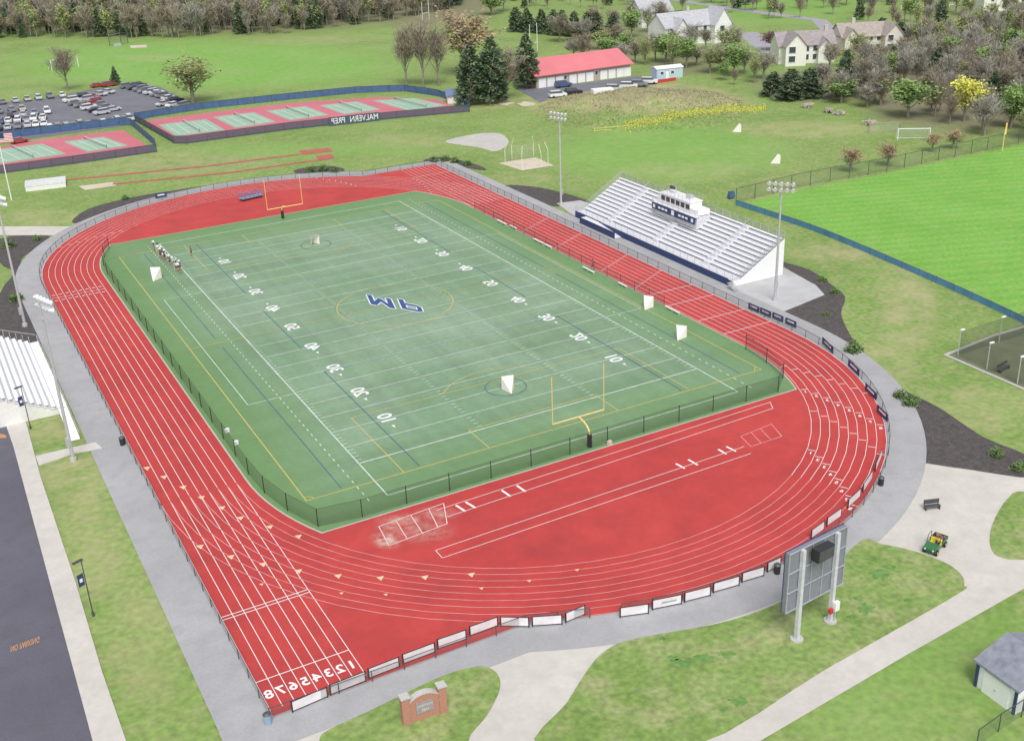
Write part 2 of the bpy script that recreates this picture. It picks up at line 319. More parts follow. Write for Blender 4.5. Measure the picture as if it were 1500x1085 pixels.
# tennis courts
struct('court_surround',MB().poly(GP([(207,178),(262,211),(420,189),(560,173),(685,164),(640,146),(550,143),(430,151),(300,166)]),.05).poly(GP([(-90,228),(0,216),(60,205),(180,191),(228,222),(120,236),(0,252),(-90,262)]),.05),COURTR)
cg=MB(); cl=MB()
courts=[((232,183),(302,175),(330,191),(258,200)),((312,172),(372,165),(404,179),(345,188)),((390,163),(447,156),(482,169),(425,177)),((468,155),(523,149),(558,161),(504,168)),((546,148),(606,144),(655,155),(598,163)),((93,208),(152,201),(188,214),(128,223)),((-30,223),(62,211),(98,226),(2,240))]
def bil(q,u,v):
    q=[np.array(p) for p in q]; return tuple((q[0]*(1-u)*(1-v)+q[1]*u*(1-v)+q[2]*u*v+q[3]*(1-u)*v))
nets=[]
for c in courts:
    q=GP(c); cg.poly(q,.07)
    i0,i1,j0,j1=.12,.88,.10,.90
    def ln(a,b): cl.strip([bil(q,*a),bil(q,*b)],.12,.085)
    for v in (j0,j1,j0+.1,j1-.1): ln((i0,v),(i1,v))
    for u in (i0,i1,.32,.68): ln((u,j0),(u,j1))
    ln((.32,.5),(.68,.5)); nets.append((bil(q,.5,.04),bil(q,.5,.96)))
struct('tennis_court',cg,COURTG); struct('court_marking',cl,WHITE)
# ------------------------------------------------------------ field markings
ZM=.135
wl=MB(); yl=MB(); bl=MB()
def line(mb,a,b,w=.12,z=ZM): mb.strip([a,b],w,z)
YD=.9144; SW=24.38; EL=54.3
for s in (-1,1):
    line(wl,(s*SW,-EL),(s*SW,EL),.15); line(wl,(-SW,s*EL),(SW,s*EL),.15); line(wl,(-SW,s*50*YD),(SW,s*50*YD),.16)
    for k in range(0,72):
        y=-EL+k*1.52
        line(wl,(s*(SW+2.2),y),(s*(SW+2.2),y+.6),.12)
for k in range(-9,10): line(wl,(-SW,k*5*YD),(SW,k*5*YD),.10)
for k in range(-49,50):
    if k%5:
        for x in (-SW+.4,-8.13,8.13,SW-.4): line(wl,(x-.32,k*YD),(x+.32,k*YD),.09)
for s in (-1,1):
    wl.strip([(s*SW,23.2),(s*30.8,23.2),(s*30.8,-23.1),(s*SW,-23.1)],.10,ZM+.004)
def circ(c,r,n=40,a0=0,a1=2*PI): return [(c[0]+r*math.cos(a0+(a1-a0)*i/n),c[1]+r*math.sin(a0+(a1-a0)*i/n)) for i in range(n+1)]
Zy=ZM+.008
x0,x1,y1=-32.5,31.3,50.6
yl.strip([(x0,-y1),(x1,-y1),(x1,y1),(x0,y1)],.14,Zy,True); line(yl,(x0,0),(x1,0),.12,Zy); yl.strip(circ((0,0),9.15)[:-1],.14,Zy,True)
for s in (-1,1):
    xc=-.6
    yl.strip([(xc-20.15,s*y1),(xc-20.15,s*(y1-16.5)),(xc+20.15,s*(y1-16.5)),(xc+20.15,s*y1)],.12,Zy)
    yl.strip([(xc-9.15,s*y1),(xc-9.15,s*(y1-5.5)),(xc+9.15,s*(y1-5.5)),(xc+9.15,s*y1)],.12,Zy)
    aa=math.acos(5.5/9.15); c0=(xc,s*(y1-11)); b0=-s*PI/2; yl.strip(circ(c0,9.15,14,b0-aa,b0+aa),.12,Zy)
    for xx in (x0,x1): yl.strip(circ((xx,s*y1),.9,6,(0 if xx<0 else PI),(-s*PI/2 if xx<0 else PI+s*PI/2)),.12,Zy)
Zb=ZM+.012
for s in (-1,1):
    bl.strip(circ((0,s*36.6),2.74,28)[:-1],.14,Zb,True)
    for t in (-1,1):
        line(bl,(t*18.6,s*50),(t*18.6,s*18.4),.14,Zb)
        line(bl,(t*28.2,s*50),(t*28.2,s*2),.12,Zb)
    line(bl,(s*18.6,-9.1),(s*18.6,9.1),.14,Zb); line(bl,(-18.6,s*18.4),(18.6,s*18.4),.1,Zb)
nums=MB()
for k in range(-4,5):
    t=str(50-abs(k)*10)
    for s in (-1,1):
        o=(s*17.1,k*9.144,Zb+.006)
        nums.text(t,o,((0,1,0) if s<0 else (0,-1,0)),((1,0,0) if s<0 else (-1,0,0)),2.0)
        if k:
            d=1 if k>0 else -1; yy=k*9.144+d*2.25; nums.add([(s*17.1-.22,yy,Zb+.006),(s*17.1+.22,yy,Zb+.006),(s*17.1,yy+d*.8,Zb+.006)],[(0,1,2)])
Mp=[[(-.5,-.5),(-.5,.5),(-.26,.5),(0,.02),(.26,.5),(.5,.5),(.5,-.5),(.29,-.5),(.29,.10),(.06,-.3),(-.06,-.3),(-.29,.10),(-.29,-.5)]]
Pp=[[(-.42,-.5),(-.42,.5),(-.2,.5),(-.2,-.5)],[(-.2,.5),(.26,.5),(.26,.31),(-.2,.31)],[(-.2,.02),(.26,.02),(.26,-.17),(-.2,-.17)],[(.26,.5),(.45,.36),(.45,-.04),(.26,-.17)]]
lg=MB(); lgo=MB()
for ps,c_,ww in ((Mp,(558,443),36),(Pp,(601,449),36)):
    U_=np.array(pxv(c_,(ww,7))[:2]); V_=np.array(pxv(c_,(7,15))[:2]); o=np.array(G(*c_))
    for p in ps:
        W_=[tuple(o+U_*a+V_*b) for a,b in p]; lg.poly(W_,Zb+.03)
        for i,(dx,dy) in enumerate(((.15,.15),(-.15,.15),(.15,-.15),(-.15,-.15))): lgo.poly([(x+dx,y+dy) for x,y in W_],Zb+.004+i*.003+ps.index(p)*.0006)
TW=mat('turf_white',(.62,.70,.63),.8,.15,1.5); struct('football_marking',wl,TW); struct('yard_number',nums,mat('number_white',(.80,.82,.80),.8,.06,1.5))
struct('soccer_marking',yl,mat('turf_yellow',(.56,.47,.14),.8,.1)); struct('lacrosse_marking',bl,mat('turf_navy',(.07,.16,.22),.8,.1)); struct('center_logo',lg,mat('logo_navy',(.035,.09,.25),.8,.08)); struct('center_logo_outline',lgo,mat('number_white',(.7,.7,.7)))
# track markings
tm=MB(); ZT=.112; tf=MB()
for k in range(9):
    r=RI+k*1.07
    near_=[(CX+r*math.cos(-PI*i/32),-CY+r*math.sin(-PI*i/32)) for i in range(33)]
    far_=[(CX+r*math.cos(PI-PI*i/32),CY+r*math.sin(PI-PI*i/32)) for i in range(33)]
    tm.strip(far_+near_[:12],.055,ZT); tf.strip(near_[11:],.055,ZT); tm.strip([near_[-1],far_[0]],.06,ZT)
    line(tm,(CX-r,-CY-.2),(CX-r,-81.6),.065,ZT); line(tm,(CX+r,CY+.2),(CX+r,77.4),.055,ZT)
XL0,XL1=CX-RO,CX-RI; XR0,XR1=CX+RI,CX+RO
for y in (-77.5,-67.2,-66.7,34.6): line(tm,(XL0,y),(XL1,y),.09,ZT+.004)
for k in range(8):
    for y in (33.2,36.2): line(tm,(XL0+k*1.07+.3,y),(XL0+k*1.07+.8,y),.2,ZT+.004)
for y in (-19,-24.5,-32,-38,70): line(tm,(XR0,y),(XR1,y),.09,ZT+.004)
for k in range(8): tm.text(str(k+1),(CX-RI-.55-k*1.07,-79.6,ZT+.004),(-1,0,0),(0,1,0),1.15)
for k in range(8):
    r=RI+k*1.07+.53
    for base in (-.25,-.45,-.62,-.9,.4,.9,2.4):
        a=base-k*.035*(1 if base<0 else -1); sg=-1 if base<0 else 1
        d=Vector((math.cos(a),math.sin(a))); c=Vector((CX,sg*CY))+d*r; line(tm,tuple(c-d*.42),tuple(c+d*.42),.1,ZT+.004)
        if base in (-.45,-.9):
            c=Vector((CX,sg*CY))+Vector((math.cos(a-.02),math.sin(a-.02)))*r; tm.text(str(k+1),(c.x,c.y,ZT+.004),(-d.x,-d.y,0),(-d.y,d.x,0),.6)
for k in range(8):
    for y in (-15,-5,10,22): line(tm,(XR0+k*1.07+.2,y+k*.6),(XR0+k*1.07+.85,y+k*.6),.1,ZT+.004)
def rwl(l,w=.065,z=ZT): tm.strip(GP(l),w,z)
for l in ([(640,748),(1128,590)],[(655,758),(1132,599)],[(1128,590),(1132,599)],[(638,807),(1090,655)],[(648,818),(1100,665)],[(638,807),(648,818)]): rwl(l)
for l in ([(555,772),(650,738)],[(570,800),(655,768)],[(555,772),(570,800)],[(650,738),(655,768)],[(580,763),(597,791)],[(602,756),(620,783)],[(628,746),(642,774)]): rwl(l,.075)
for l in ([(1085,640),(1130,622),(1145,640),(1100,655),(1085,640)],[(1100,634),(1115,650)],[(1114,629),(1130,646)]): tf.strip(GP(l),.07,ZT)
for l in ([(668,741),(682,750)],[(682,736),(697,745)],[(735,719),(748,728)],[(757,712),(770,721)],[(990,680),(1003,687)],[(1008,674),(1022,682)],[(1052,659),(1064,666)],[(1064,655),(1078,662)]): rwl(l,.26)
struct('track_marking',tm,WHITE); struct('faded_lane_line',tf,mat('faded_white_paint',(.76,.42,.42),.8,.2,.6))
tp=MB()
for px,py in [(215,687),(240,700),(268,715),(295,730),(325,745),(352,760),(395,773),(437,787),(293,802),(338,817),(385,828),(437,838),(495,845),(557,848),(622,847),(690,843),(845,836),(383,857),(500,870),(565,872),(705,863),(775,852)]:
    if py<795: sx_,sy_=5.5,3.
    elif px<700 and py<850: sx_,sy_=5.8,3.6
    else: sx_,sy_=3.5,1.8
    tp.add([G3(px-sx_,py-sy_*.4,ZT+.008),G3(px+sx_,py-sy_,ZT+.008),G3(px+sx_*.3,py+sy_,ZT+.008)],[(0,2,1)])
struct('relay_marking',tp,mat('pale_yellow_paint',(.76,.56,.36),.7,.08))
gx=np.linspace(-9,9,70); gy=np.linspace(-7,7,56); c0=np.array(G(605,772)); UX,UY=np.meshgrid(gx,gy); WX=c0[0]+UX; WY=c0[1]+UY; qu,qv,_=PX(WX,WY,0.1)
al=np.zeros_like(WX)
for cx_,cy_,rx,ry,a in ((566,790,18,11,.9),(592,762,34,8,.6),(640,752,30,9,.5),(610,778,55,17,.4),(575,770,22,14,.45),(640,770,20,10,.35)):
    al=np.maximum(al,a*np.exp(-(((qu-cx_)/rx)**2+((qv-cy_)/ry)**2)))
al=np.clip((al-.08)*1.1,0,1); ii=np.arange(WX.size).reshape(WX.shape)
sm_=np_mesh('spilled_sand',np.stack([WX,WY,np.full_like(WX,ZT+.016)],-1).reshape(-1,3),np.stack([ii[:-1,:-1],ii[:-1,1:],ii[1:,1:],ii[1:,:-1]],-1).reshape(-1,4),[])
m,nt,mix,noise,ramp,L,out,b,modul,tc=layered('spilt_sand',(.80,.62,.52),(.86,.72,.62),1.,(.75,.55,.48),2.,.4)
ca=sm_.color_attributes.new('soft','FLOAT_COLOR','POINT'); ca.data.foreach_set('color',np.stack([al,al,al,np.ones_like(al)],-1).astype(np.float32).ravel())
at=nt.nodes.new('ShaderNodeAttribute'); at.attribute_name='soft'; sp=nt.nodes.new('ShaderNodeSeparateColor'); L(at.outputs['Color'],sp.inputs[0])
mu=nt.nodes.new('ShaderNodeMath'); mu.operation='MULTIPLY'; L(sp.outputs[0],mu.inputs[0]); L(ramp(noise(1.4,9),.3,.68),mu.inputs[1]); L(mu.outputs[0],b.inputs['Alpha'])
sm_.materials.append(m); so=put('spilled_sand',sm_); so['kind']='structure'
# ------------------------------------------------------------ fences
def fence(name,label,cat,pts,h,panel,postm,spacing=3.,r=.05,rail=True,skip=None,z0=.05,group=None,railm=None,rr=None):
    t=thing(name,label,cat,(pts[0][0],pts[0][1],0),group=group); ox,oy=pts[0][:2]; P=[(p[0]-ox,p[1]-oy) for p in pts]
    D=[math.dist(a,b) for a,b in zip(P,P[1:])]; tot=sum(D); n=max(1,round(tot/spacing)); want=[tot*i/n for i in range(n+1)]
    samp=[];k=0;acc=0
    for w_ in want:
        while k<len(D)-1 and acc+D[k]<w_-1e-6: acc+=D[k];k+=1
        u=(w_-acc)/max(D[k],1e-6); samp.append((P[k][0]+(P[k+1][0]-P[k][0])*u,P[k][1]+(P[k+1][1]-P[k][1])*u))
    pm=MB(); rl=MB()
    for a,b in zip(samp,samp[1:]):
        mx,my=(a[0]+b[0])/2+ox,(a[1]+b[1])/2+oy
        if skip and skip(mx,my): continue
        pm.wall([a,b],z0+.05,h)
        if rail: rl.tube(a+(h,),b+(h,),rr or r*.8,n=4)
    if panel: pm.build('panel',panel,t)
    if rail: rl.build('rail',railm or postm,t)
    po=MB().tube((0,0,0),(0,0,h+.05),r,n=5).mesh('post',postm)
    for i,a in enumerate(samp[:99]): put('post',po,t,(a[0],a[1],0))
    if len(samp)>99:
        rest=MB()
        for a in samp[99:]: rest.tube((a[0],a[1],0),(a[0],a[1],h+.05),r,n=5)
        o=rest.build('post',postm,t); o['kind']='stuff'
    return t
ov=oval(.3)
near=lambda x,y: (lambda q:858<q[0]<905 and q[1]>850)(PX(x,y,0.))
fence('chain_link_fence','low grey chain link fence running around the outside of the red track','fence',ov+[ov[0]],1.15,CHAIN,DARKM,3.,.045,skip=near)
a=turf_shape(-.5); k0=next(i for i,p in enumerate(a) if p[1]>50)
fence('net_fence','tall black net fence around the far end, left side and near end of the turf','fence',a[k0+6:],2.3,NETM,BLACK,5.2,.055,railm=BLACK,rr=.016)
fence('field_rail','thin black netting posts between the right edge of turf and the track','fence',[(CX+RI-.5,-24),(CX+RI-.5,40)],1.6,CHAIN,BLACK,4.,.04,rr=.02)
# banners
BP=[((427,1043),(480,1020)),((483,1018),(536,997)),((539,994),(585,976)),((589,973),(637,955)),((640,951),(683,936)),((687,932),(729,917)),((733,917),(776,918)),((779,917),(824,914)),((827,912),(856,900)),((907,904),(950,898)),((954,893),(998,884)),((1001,882),(1040,872)),((1043,868),(1082,857)),((1085,853),(1118,843)),((1122,838),(1142,829)),((1186,790),(1205,776)),((1209,772),(1230,757)),((1240,745),(1258,728)),((1262,722),(1275,702)),((1280,692),(1289,670))]
names=['leftmost by the lane numbers','second from left corner','third from left corner','fourth from left corner','fifth from left corner','sixth from left corner','first after the fence bends','second after the fence bends','last one before the gap','first right of the gap','second right of the gap','third right of the gap','fourth right of the gap','fifth right of the gap','small one left of scoreboard','first right of scoreboard','second right of scoreboard','third right of scoreboard','fourth right of scoreboard','last one below mulch bed']
for (p,q),nm in zip(BP,names):
    A=Vector(G(*p)); B=Vector(G(*q)); n=Vector((-(B-A).y,(B-A).x)).normalized()*-.12; A+=n;B+=n; Ln=(B-A).length; an=math.atan2((B-A).y,(B-A).x)
    t=thing('fence_banner','white banner in black frame on the near track fence, '+nm,'banner',(A.x,A.y,0),an)
    MB().box((Ln/2,-.03,.68),(Ln-.25,.04,.86)).build('banner_sheet',mat('banner_white',(.76,.72,.73),.7,.12,.7),t)
    for x in (.06,Ln-.06): MB().box((x,0,.6),(.1,.1,1.2)).build('post',BLACK,t)
    MB().box((Ln/2,-.02,1.16),(Ln-.22,.05,.06)).build('frame_rail',BLACK,t); MB().box((Ln/2,-.02,.2),(Ln-.22,.05,.06)).build('frame_rail',BLACK,t)
    if nm.startswith('second right of the gap'):
        MB().box((Ln/2+.2,-.055,.68),(1.5,.01,.22)).build('logo',mat('grey_print',(.42,.42,.43)),t)
SG=['navy sign with white bar on fence, nearest the grandstand end','navy sign with white bar, second past the grandstand end','navy sign with white bar, third past the grandstand end','navy sign with white bar, fourth past the grandstand end','navy sign on the fence at the start of right bend','navy sign on the right bend fence beside the round bush','navy sign half way round the right bend fence','navy sign low on right bend above the plaza','navy sign on the far left bend of the track fence']
for i,(px,py) in enumerate([(1104,456),(1121,463),(1139,470),(1158,478),(1212,512),(1250,545),(1275,580),(1292,612),(236,291)]):
    A=Vector(G(px-8,py-3 if px<1200 else py-8)); B=Vector(G(px+8,py+4 if px<1200 else py+8))
    if px<300: A=Vector(G(px-8,py+1)); B=Vector(G(px+9,py-2))
    an=math.atan2((B-A).y,(B-A).x); Ln=(B-A).length
    t=thing('fence_sign',SG[i],'sign',(A.x,A.y,0),an)
    MB().box((Ln/2,0,.65),(Ln,.05,.95)).build('sign_board',NAVY,t)
    MB().box((Ln/2,-.04,.75),(Ln*.6,.02,.25)).build('lettering',WHITE,t)
fence('blue_outfield_fence','long blue padded outfield fence curving along the bright green outfield','fence',smooth(GP([(1078,301),(1130,318),(1200,342),(1300,384),(1400,428),(1500,475),(1600,525)]),4,False),1.2,mat('blue_pad',(.10,.27,.46),.7,.15,.5),mat('blue_post',(.06,.17,.32)),4,.06,railm=mat('fence_cap_yellow',(.50,.48,.18)))
fence('tall_outfield_fence','tall dark chain link fence along the far side of the outfield','fence',GP([(1078,298),(1170,275),(1300,251),(1400,230),(1500,209),(1620,184)]),3.,CHAIN,DARKM,5,.07)
fence('court_fence','blue windscreen fence behind the five tennis courts','fence',GP([(198,176),(300,160),(420,147),(520,137),(590,134),(640,141),(688,158)]),2.,BLUEF,DARKM,5,.07)
fence('court_fence','dark windscreen fence on the near side of the five tennis courts','fence',GP([(198,178),(259,213),(420,191),(560,176),(688,164)]),2.,DARKF,DARKM,5,.07)
fence('court_fence','dark windscreen fence in front of the two courts at left edge','fence',GP([(-90,266),(0,255),(120,239),(230,223)]),2.,DARKF,DARKM,5,.07)
fence('court_fence','blue fence between the car park and the two left courts','fence',GP([(-90,213),(0,204),(60,197),(190,182),(228,215)]),2.,BLUEF,DARKM,5,.07)
A=Vector(G(484,185)); B=Vector(G(554,177)); an=math.atan2((B-A).y,(B-A).x)
t=thing('windscreen_sign','dark windscreen with big mirrored white school name on the tennis fence','sign',(A.x,A.y-.25,0),an); Ln=(B-A).length
MB().box((Ln/2,0,1.2),(Ln+.6,.06,2.3)).build('sign_sheet',mat('screen_dark',(.07,.095,.14)),t)
for wd,of in (('MALVERN',2.0),('PREP',-3.3)): MB().text(wd,(Ln/2+of*Ln/9.9,-.06,1.2),(-Ln/9.9,0,0),(0,0,1.6),1,raw=True,off=0.).build('lettering',WHITE,t)
NL=['tennis net on the leftmost of the five courts','tennis net on the second of the five courts','tennis net on the middle of the five courts','tennis net on the fourth of the five courts','tennis net on the rightmost of the five courts','tennis net on the right of the two left edge courts','tennis net on the court cut by the left edge']
for i,(a_,b_) in enumerate(nets):
    t=thing('tennis_net',NL[i],'net',a_+(0,))
    d=(b_[0]-a_[0],b_[1]-a_[1]); MB().wall([(0,0),d],.15,.95).build('mesh_net',NETM,t); MB().tube((0,0,.95),d+(.95,),.05,n=4).build('tape',WHITE,t)
    for q in ((0,0),d): MB().tube(q+(0,),q+(1.1,),.05).build('post',DARKM,t)
# ------------------------------------------------------------ goal posts
def goalpost(label,y,s,m,padm,h=9.1):
    t=thing('goal_post',label,'goal post',(.4,y,0))
    pts=[(0,s*2.4,0),(0,s*2.4,1.9)]+[(0,s*2.4*math.cos(a),1.9+1.15*math.sin(a)) for a in np.linspace(.2,PI/2,7)]
    MB().path(pts,.1,8).build('gooseneck',m,t); MB().tube((0,s*2.4,.05),(0,s*2.4,1.75),.28,n=10).build('base_pad',padm,t)
    MB().tube((-3.56,0,3.05),(3.56,0,3.05),.08,n=8).build('crossbar',m,t)
    for x in (-3.56,3.56): MB().tube((x,0,3.05),(x,0,h),.05,n=8).build('upright',m,t)
goalpost('yellow goal post at the near end of the turf with black padded base',-54.3,-1,YEL,BLACK)
goalpost('yellow goal post at the far end of the turf with black padded base',54.3,1,YEL,BLACK)
for px,py,tp_,l in ((782,76,35,'white goal posts on the far field right of the dark pines'),(624,30,2,'white goal posts at the top edge of the far green field')):
    t=thing('goal_post',l,'goal post',G3(px,py),.5); h=H(px,py,tp_)
    for x in (-2.4,2.4): MB().tube((x,0,0),(x,0,h),.1).build('upright',WHITE,t)
    MB().tube((-2.4,0,3),(2.4,0,3),.1).build('crossbar',WHITE,t)
gf=MB()
gf.path([(-.92,0,0),(-.92,0,1.83),(.92,0,1.83),(.92,0,0)],.045,6).path([(-.92,0,.03),(0,2.1,.03),(.92,0,.03)],.03,5)
gn=MB().add([(-.9,.02,.02),(-.9,.02,1.8),(.9,.02,1.8),(.9,.02,.02),(0,2.05,.05)],[(0,1,4),(1,2,4),(2,3,4)])
gfm=gf.mesh('frame',mat('goal_frame',(.65,.48,.36),.5)); gnm=gn.mesh('net',NETW)
for px,py,rz,k,l in ((230,408,2.6,.95,'lacrosse goal with white net beside the players at far left of turf'),(463,360,.2,.9,'lacrosse goal in the far blue crease circle'),(744,570,2.9,.9,'lacrosse goal with tall white net in the near blue crease circle'),(950,450,2.2,.85,'white lacrosse goal on right sideline, the farther of two'),(998,494,2.2,.85,'white lacrosse goal on right sideline, the nearer of two'),(1084,193,1.2,.95,'white lacrosse goal on the far grass practice field, farther one'),(1141,239,1.2,.95,'white lacrosse goal on the grass practice field by the grandstand')):
    t=thing('lacrosse_goal',l,'goal',G3(px,py,.14 if py>300 else .02),rz); t.scale=(k,k,k*1.1); put('frame',gfm,t); put('net',gnm,t)
for px,py,rz,l,m_ in ((1338,205,-.6,'white soccer goal at the edge of the woods at right',WHITE),(1296,196,-.6,'brownish soccer goal behind the white one by the woods',mat('rust_steel',(.4,.27,.22)))):
    t=thing('soccer_goal',l,'goal',G3(px,py),rz)
    MB().path([(-3.6,0,0),(-3.6,0,2.6),(3.6,0,2.6),(3.6,0,0)],.1,5).path([(-3.6,0,2.6),(-3.6,1,2.6),(-3.6,2,0),(3.6,2,0),(3.6,1,2.6),(3.6,0,2.6)],.06,5).build('frame',m_,t)
    MB().add([(-3.6,1,2.6),(3.6,1,2.6),(3.6,2,0),(-3.6,2,0)],[(0,1,2,3)]).build('net',THIN,t)
t=thing('soccer_goal','white goal frame with netting on far left field above the car park','goal',G3(96,101),.3)
MB().path([(-5,0,0),(-5,0,3.6),(5,0,3.6),(5,0,0)],.12,5).path([(-5,3,0),(-5,0,3.6)],.1,5).path([(5,3,0),(5,0,3.6)],.1,5).build('frame',WHITE,t); MB().add([(-5,0,3.6),(5,0,3.6),(5,3,0),(-5,3,0)],[(0,1,2,3)]).build('net',mat('goal_net_pale',(.75,.76,.76),alpha=.55),t)
t=thing('baseball_backstop','small grey backstop on far left field near the woods','backstop',G3(178,66),.3)
MB().path([(-4,2,0),(-4,2,4),(0,0,4.6),(4,2,4),(4,2,0)],.15,5).path([(0,0,0),(0,0,4.6)],.15,5).build('frame',DARKM,t); MB().wall([(-4,2),(0,0),(4,2)],0,4).build('mesh_net',CHAIN,t); MB().box((-2.5,-1.5,.5),(3,1,1)).build('bench',METAL,t)
# ------------------------------------------------------------ flood lights
def lightpole(label,base,top,rz,wide=3.8):
    h=H(base[0],base[1],top); t=thing('flood_light_pole',label,'flood light',G3(*base),rz)
    MB().tube((0,0,0),(0,0,h),.22,.12,10).build('pole',METAL,t); MB().tube((0,0,0),(0,0,.5),.42,.4,10).build('footing',CONC2,t)
    for z in (h-.1,h-1.0): MB().box((0,-.15,z),(wide,.14,.14)).build('crossarm',METAL,t)
    MB().box((0,.25,2.6),(.5,.3,1.1)).build('control_box',METAL,t)
    lm=MB().tube((0,0,0),(0,-.45,-.18),.12,.33,10).mesh('lamp',mat('lamp_shell',(.78,.80,.82),.4,.05))
    for z in (h+.12,h-.8):
        for i in range(5): put('lamp',lm,t,((i-2)*wide/4.3,-.2,z))
    MB().box((0,.1,h-2.1),(1.2,.12,.1)).build('crossarm',METAL,t)
lightpole('tall floodlight pole at the far left end of the big grandstand',(822,300),166,-1.2)
lightpole('tall floodlight pole at the near right end of the big grandstand',(1135,440),268,-.9)
lightpole('tall floodlight pole beside the small bleachers on the left',(108,675),441,1.9,wide=3.4)
lightpole('tall floodlight pole in the dark mulch bed at far left',(37,478),290,1.9,wide=3)
t=thing('flag_pole','white flagpole with mirrored american flag at the far left edge','flagpole',G3(17,293))
hh=H(17,293,200); MB().tube((0,0,0),(0,0,hh+3),.12,.07,8).build('pole',WHITE,t); MB().sphere((0,0,hh+3.1),.18).build('finial',YEL,t)
fl=MB()
for i in range(13):
    z=hh+.6-i*.16; fl.add([(0,0,z),(0,0,z-.16),(2.9,.3,z-.35),(2.9,.3,z-.19)],[(0,1,2,3)],i%2)
fl.add([(.02,-.05,hh+.6),(.02,-.05,hh-.5),(1.2,.07,hh-.62),(1.2,.07,hh+.52)],[(0,1,2,3)],2)
fl.build('flag',[REDP,WHITE,NAVY],t)
# ------------------------------------------------------------ big grandstand
ST=thing('grandstand','long white aluminium grandstand with navy front beside the right straight','grandstand',(48.2,0,0))
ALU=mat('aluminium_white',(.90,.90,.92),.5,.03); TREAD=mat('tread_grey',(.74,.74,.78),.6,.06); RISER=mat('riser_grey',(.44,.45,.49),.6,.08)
Y0,Y1=-23.4,24.0; NR=11; dx_=.79; z0=1.15; dz=.46; YM=(Y0+Y1)/2
for k in range(NR):
    x=1.5+k*dx_; z=z0+k*dz
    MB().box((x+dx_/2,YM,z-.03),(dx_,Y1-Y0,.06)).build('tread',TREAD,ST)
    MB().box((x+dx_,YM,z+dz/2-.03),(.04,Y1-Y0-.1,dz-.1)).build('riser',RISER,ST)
    MB().box((x+dx_*.6,YM,z+.42),(.42,Y1-Y0-.4,.06)).build('seat_row',ALU,ST)
for y in (-14.5,0,14.5):
    a_=MB()
    for k in range(NR): a_.box((1.5+(k+.5)*dx_,y,z0+k*dz+.25),(dx_,1.2,.46))
    a_.build('aisle_step',mat('aisle_grey',(.68,.69,.73)),ST)
    MB().path([(1.5,y,z0+1),(1.5+NR*dx_,y,z0+NR*dz+1)],.03,5).build('hand_rail',METAL,ST)
MB().box((.7,YM,z0-.05),(1.6,Y1-Y0,.1)).build('front_walkway',TREAD,ST)
MB().box((-.1,YM-4,.62),(.08,Y1-Y0-10,1.15)).build('front_skirt',NAVY,ST); MB().box((-.14,Y1-4.5,.6),(.08,9,1.4)).build('front_skirt',NAVY,ST)
gr=MB()
for j in range(25): gr.tube((-.1,Y0+j*(Y1-Y0)/24,z0),(-.1,Y0+j*(Y1-Y0)/24,z0+1.05),.03,n=4)
for z in (.35,.7,1.05): gr.tube((-.1,Y0,z0+z),(-.1,Y1,z0+z),.03,n=4)
gr.build('front_guard_rail',METAL,ST)
xb=1.5+NR*dx_; zb=z0+NR*dz
for y,s_ in ((Y0,-1),(Y1,1)):
    MB().add([(0,y+s_*.05,.1),(xb,y+s_*.05,.1),(xb,y+s_*.05,zb),(1.5,y+s_*.05,z0),(0,y+s_*.05,z0)],[(0,1,2,3,4)]).build('end_panel',WHITE,ST)
    r_=MB()
    for q in (0,.35,.7,1.05): r_.tube((0,y,z0+q),(1.5,y,z0+q),.03,n=4).tube((1.5,y,z0+q),(xb,y,zb+q),.03,n=4)
    for k in range(NR+1): r_.tube((1.5+k*dx_,y,z0+k*dz),(1.5+k*dx_,y,z0+k*dz+1.05),.03,n=4)
    r_.build('end_guard_rail',METAL,ST)
bk=MB()
for j in range(25): bk.tube((xb,Y0+j*(Y1-Y0)/24,.1),(xb,Y0+j*(Y1-Y0)/24,zb+1.05),.06,n=4)
for z in (zb,zb+.35,zb+.7,zb+1.05): bk.tube((xb,Y0,z),(xb,Y1,z),.035,n=4)
bk.build('back_guard_rail',METAL,ST); MB().wall([(xb+.05,Y0),(xb+.05,Y1)],zb,zb+1).build('back_net',CHAIN,ST)
MB().add([(-1.6,8,.15),(-.2,8,.15),(-.2,16,z0),(-1.6,16,z0)],[(0,1,2,3)]).build('access_ramp',TREAD,ST); MB().box((-.9,18,z0-.06),(1.4,4,.1)).build('ramp_landing',TREAD,ST)
MB().wall([(-1.65,8),(-1.65,20)],.1,1.3).build('ramp_skirt',NAVY,ST)
st_=MB()
for i in range(7): st_.box((-.7,Y0-.3-i*.32,z0-.1-i*.17),(1.1,.32,.08))
st_.build('front_stair',METAL,ST)
PB=thing('press_box','stepped white press box with dark windows and navy sign atop the grandstand','press box',(48.2+xb-2.9,.2,zb-1.2))
PBW=12.6
MB().box((.25,.6,2.2),(2.5,8.6,1.7)).build('wall',WHITE,PB)
for y_,w_ in ((-4.85,2.2),(5.55,1.3)): MB().box((.25,y_,1.75),(2.5,w_,.9)).build('side_deck_wall',WHITE,PB)
MB().box((.2,.6,3.12),(2.9,8.9,.13)).build('roof',mat('roof_white',(.80,.80,.82)),PB)
MB().box((-1.4,0,1.22),(1.,PBW,.1)).build('front_deck',TREAD,PB)
for j in range(6): MB().box((-1.03,-3.0+j*1.44,2.25),(.06,1.05,.85)).build('window',GLASS,PB)
MB().box((-1.9,0,.62),(.12,PBW,1.25)).build('fascia_sign',NAVY,PB)
for y_,w_ in ((-4.,.7),(-3.,.7),(-2.,.7),(2.,.7),(3.,.7),(4.,.7)): MB().box((-1.98,y_,.62),(.02,w_,.36)).build('lettering',WHITE,PB)
MB().box((-1.98,0,.62),(.02,.8,.85)).build('emblem',WHITE,PB)
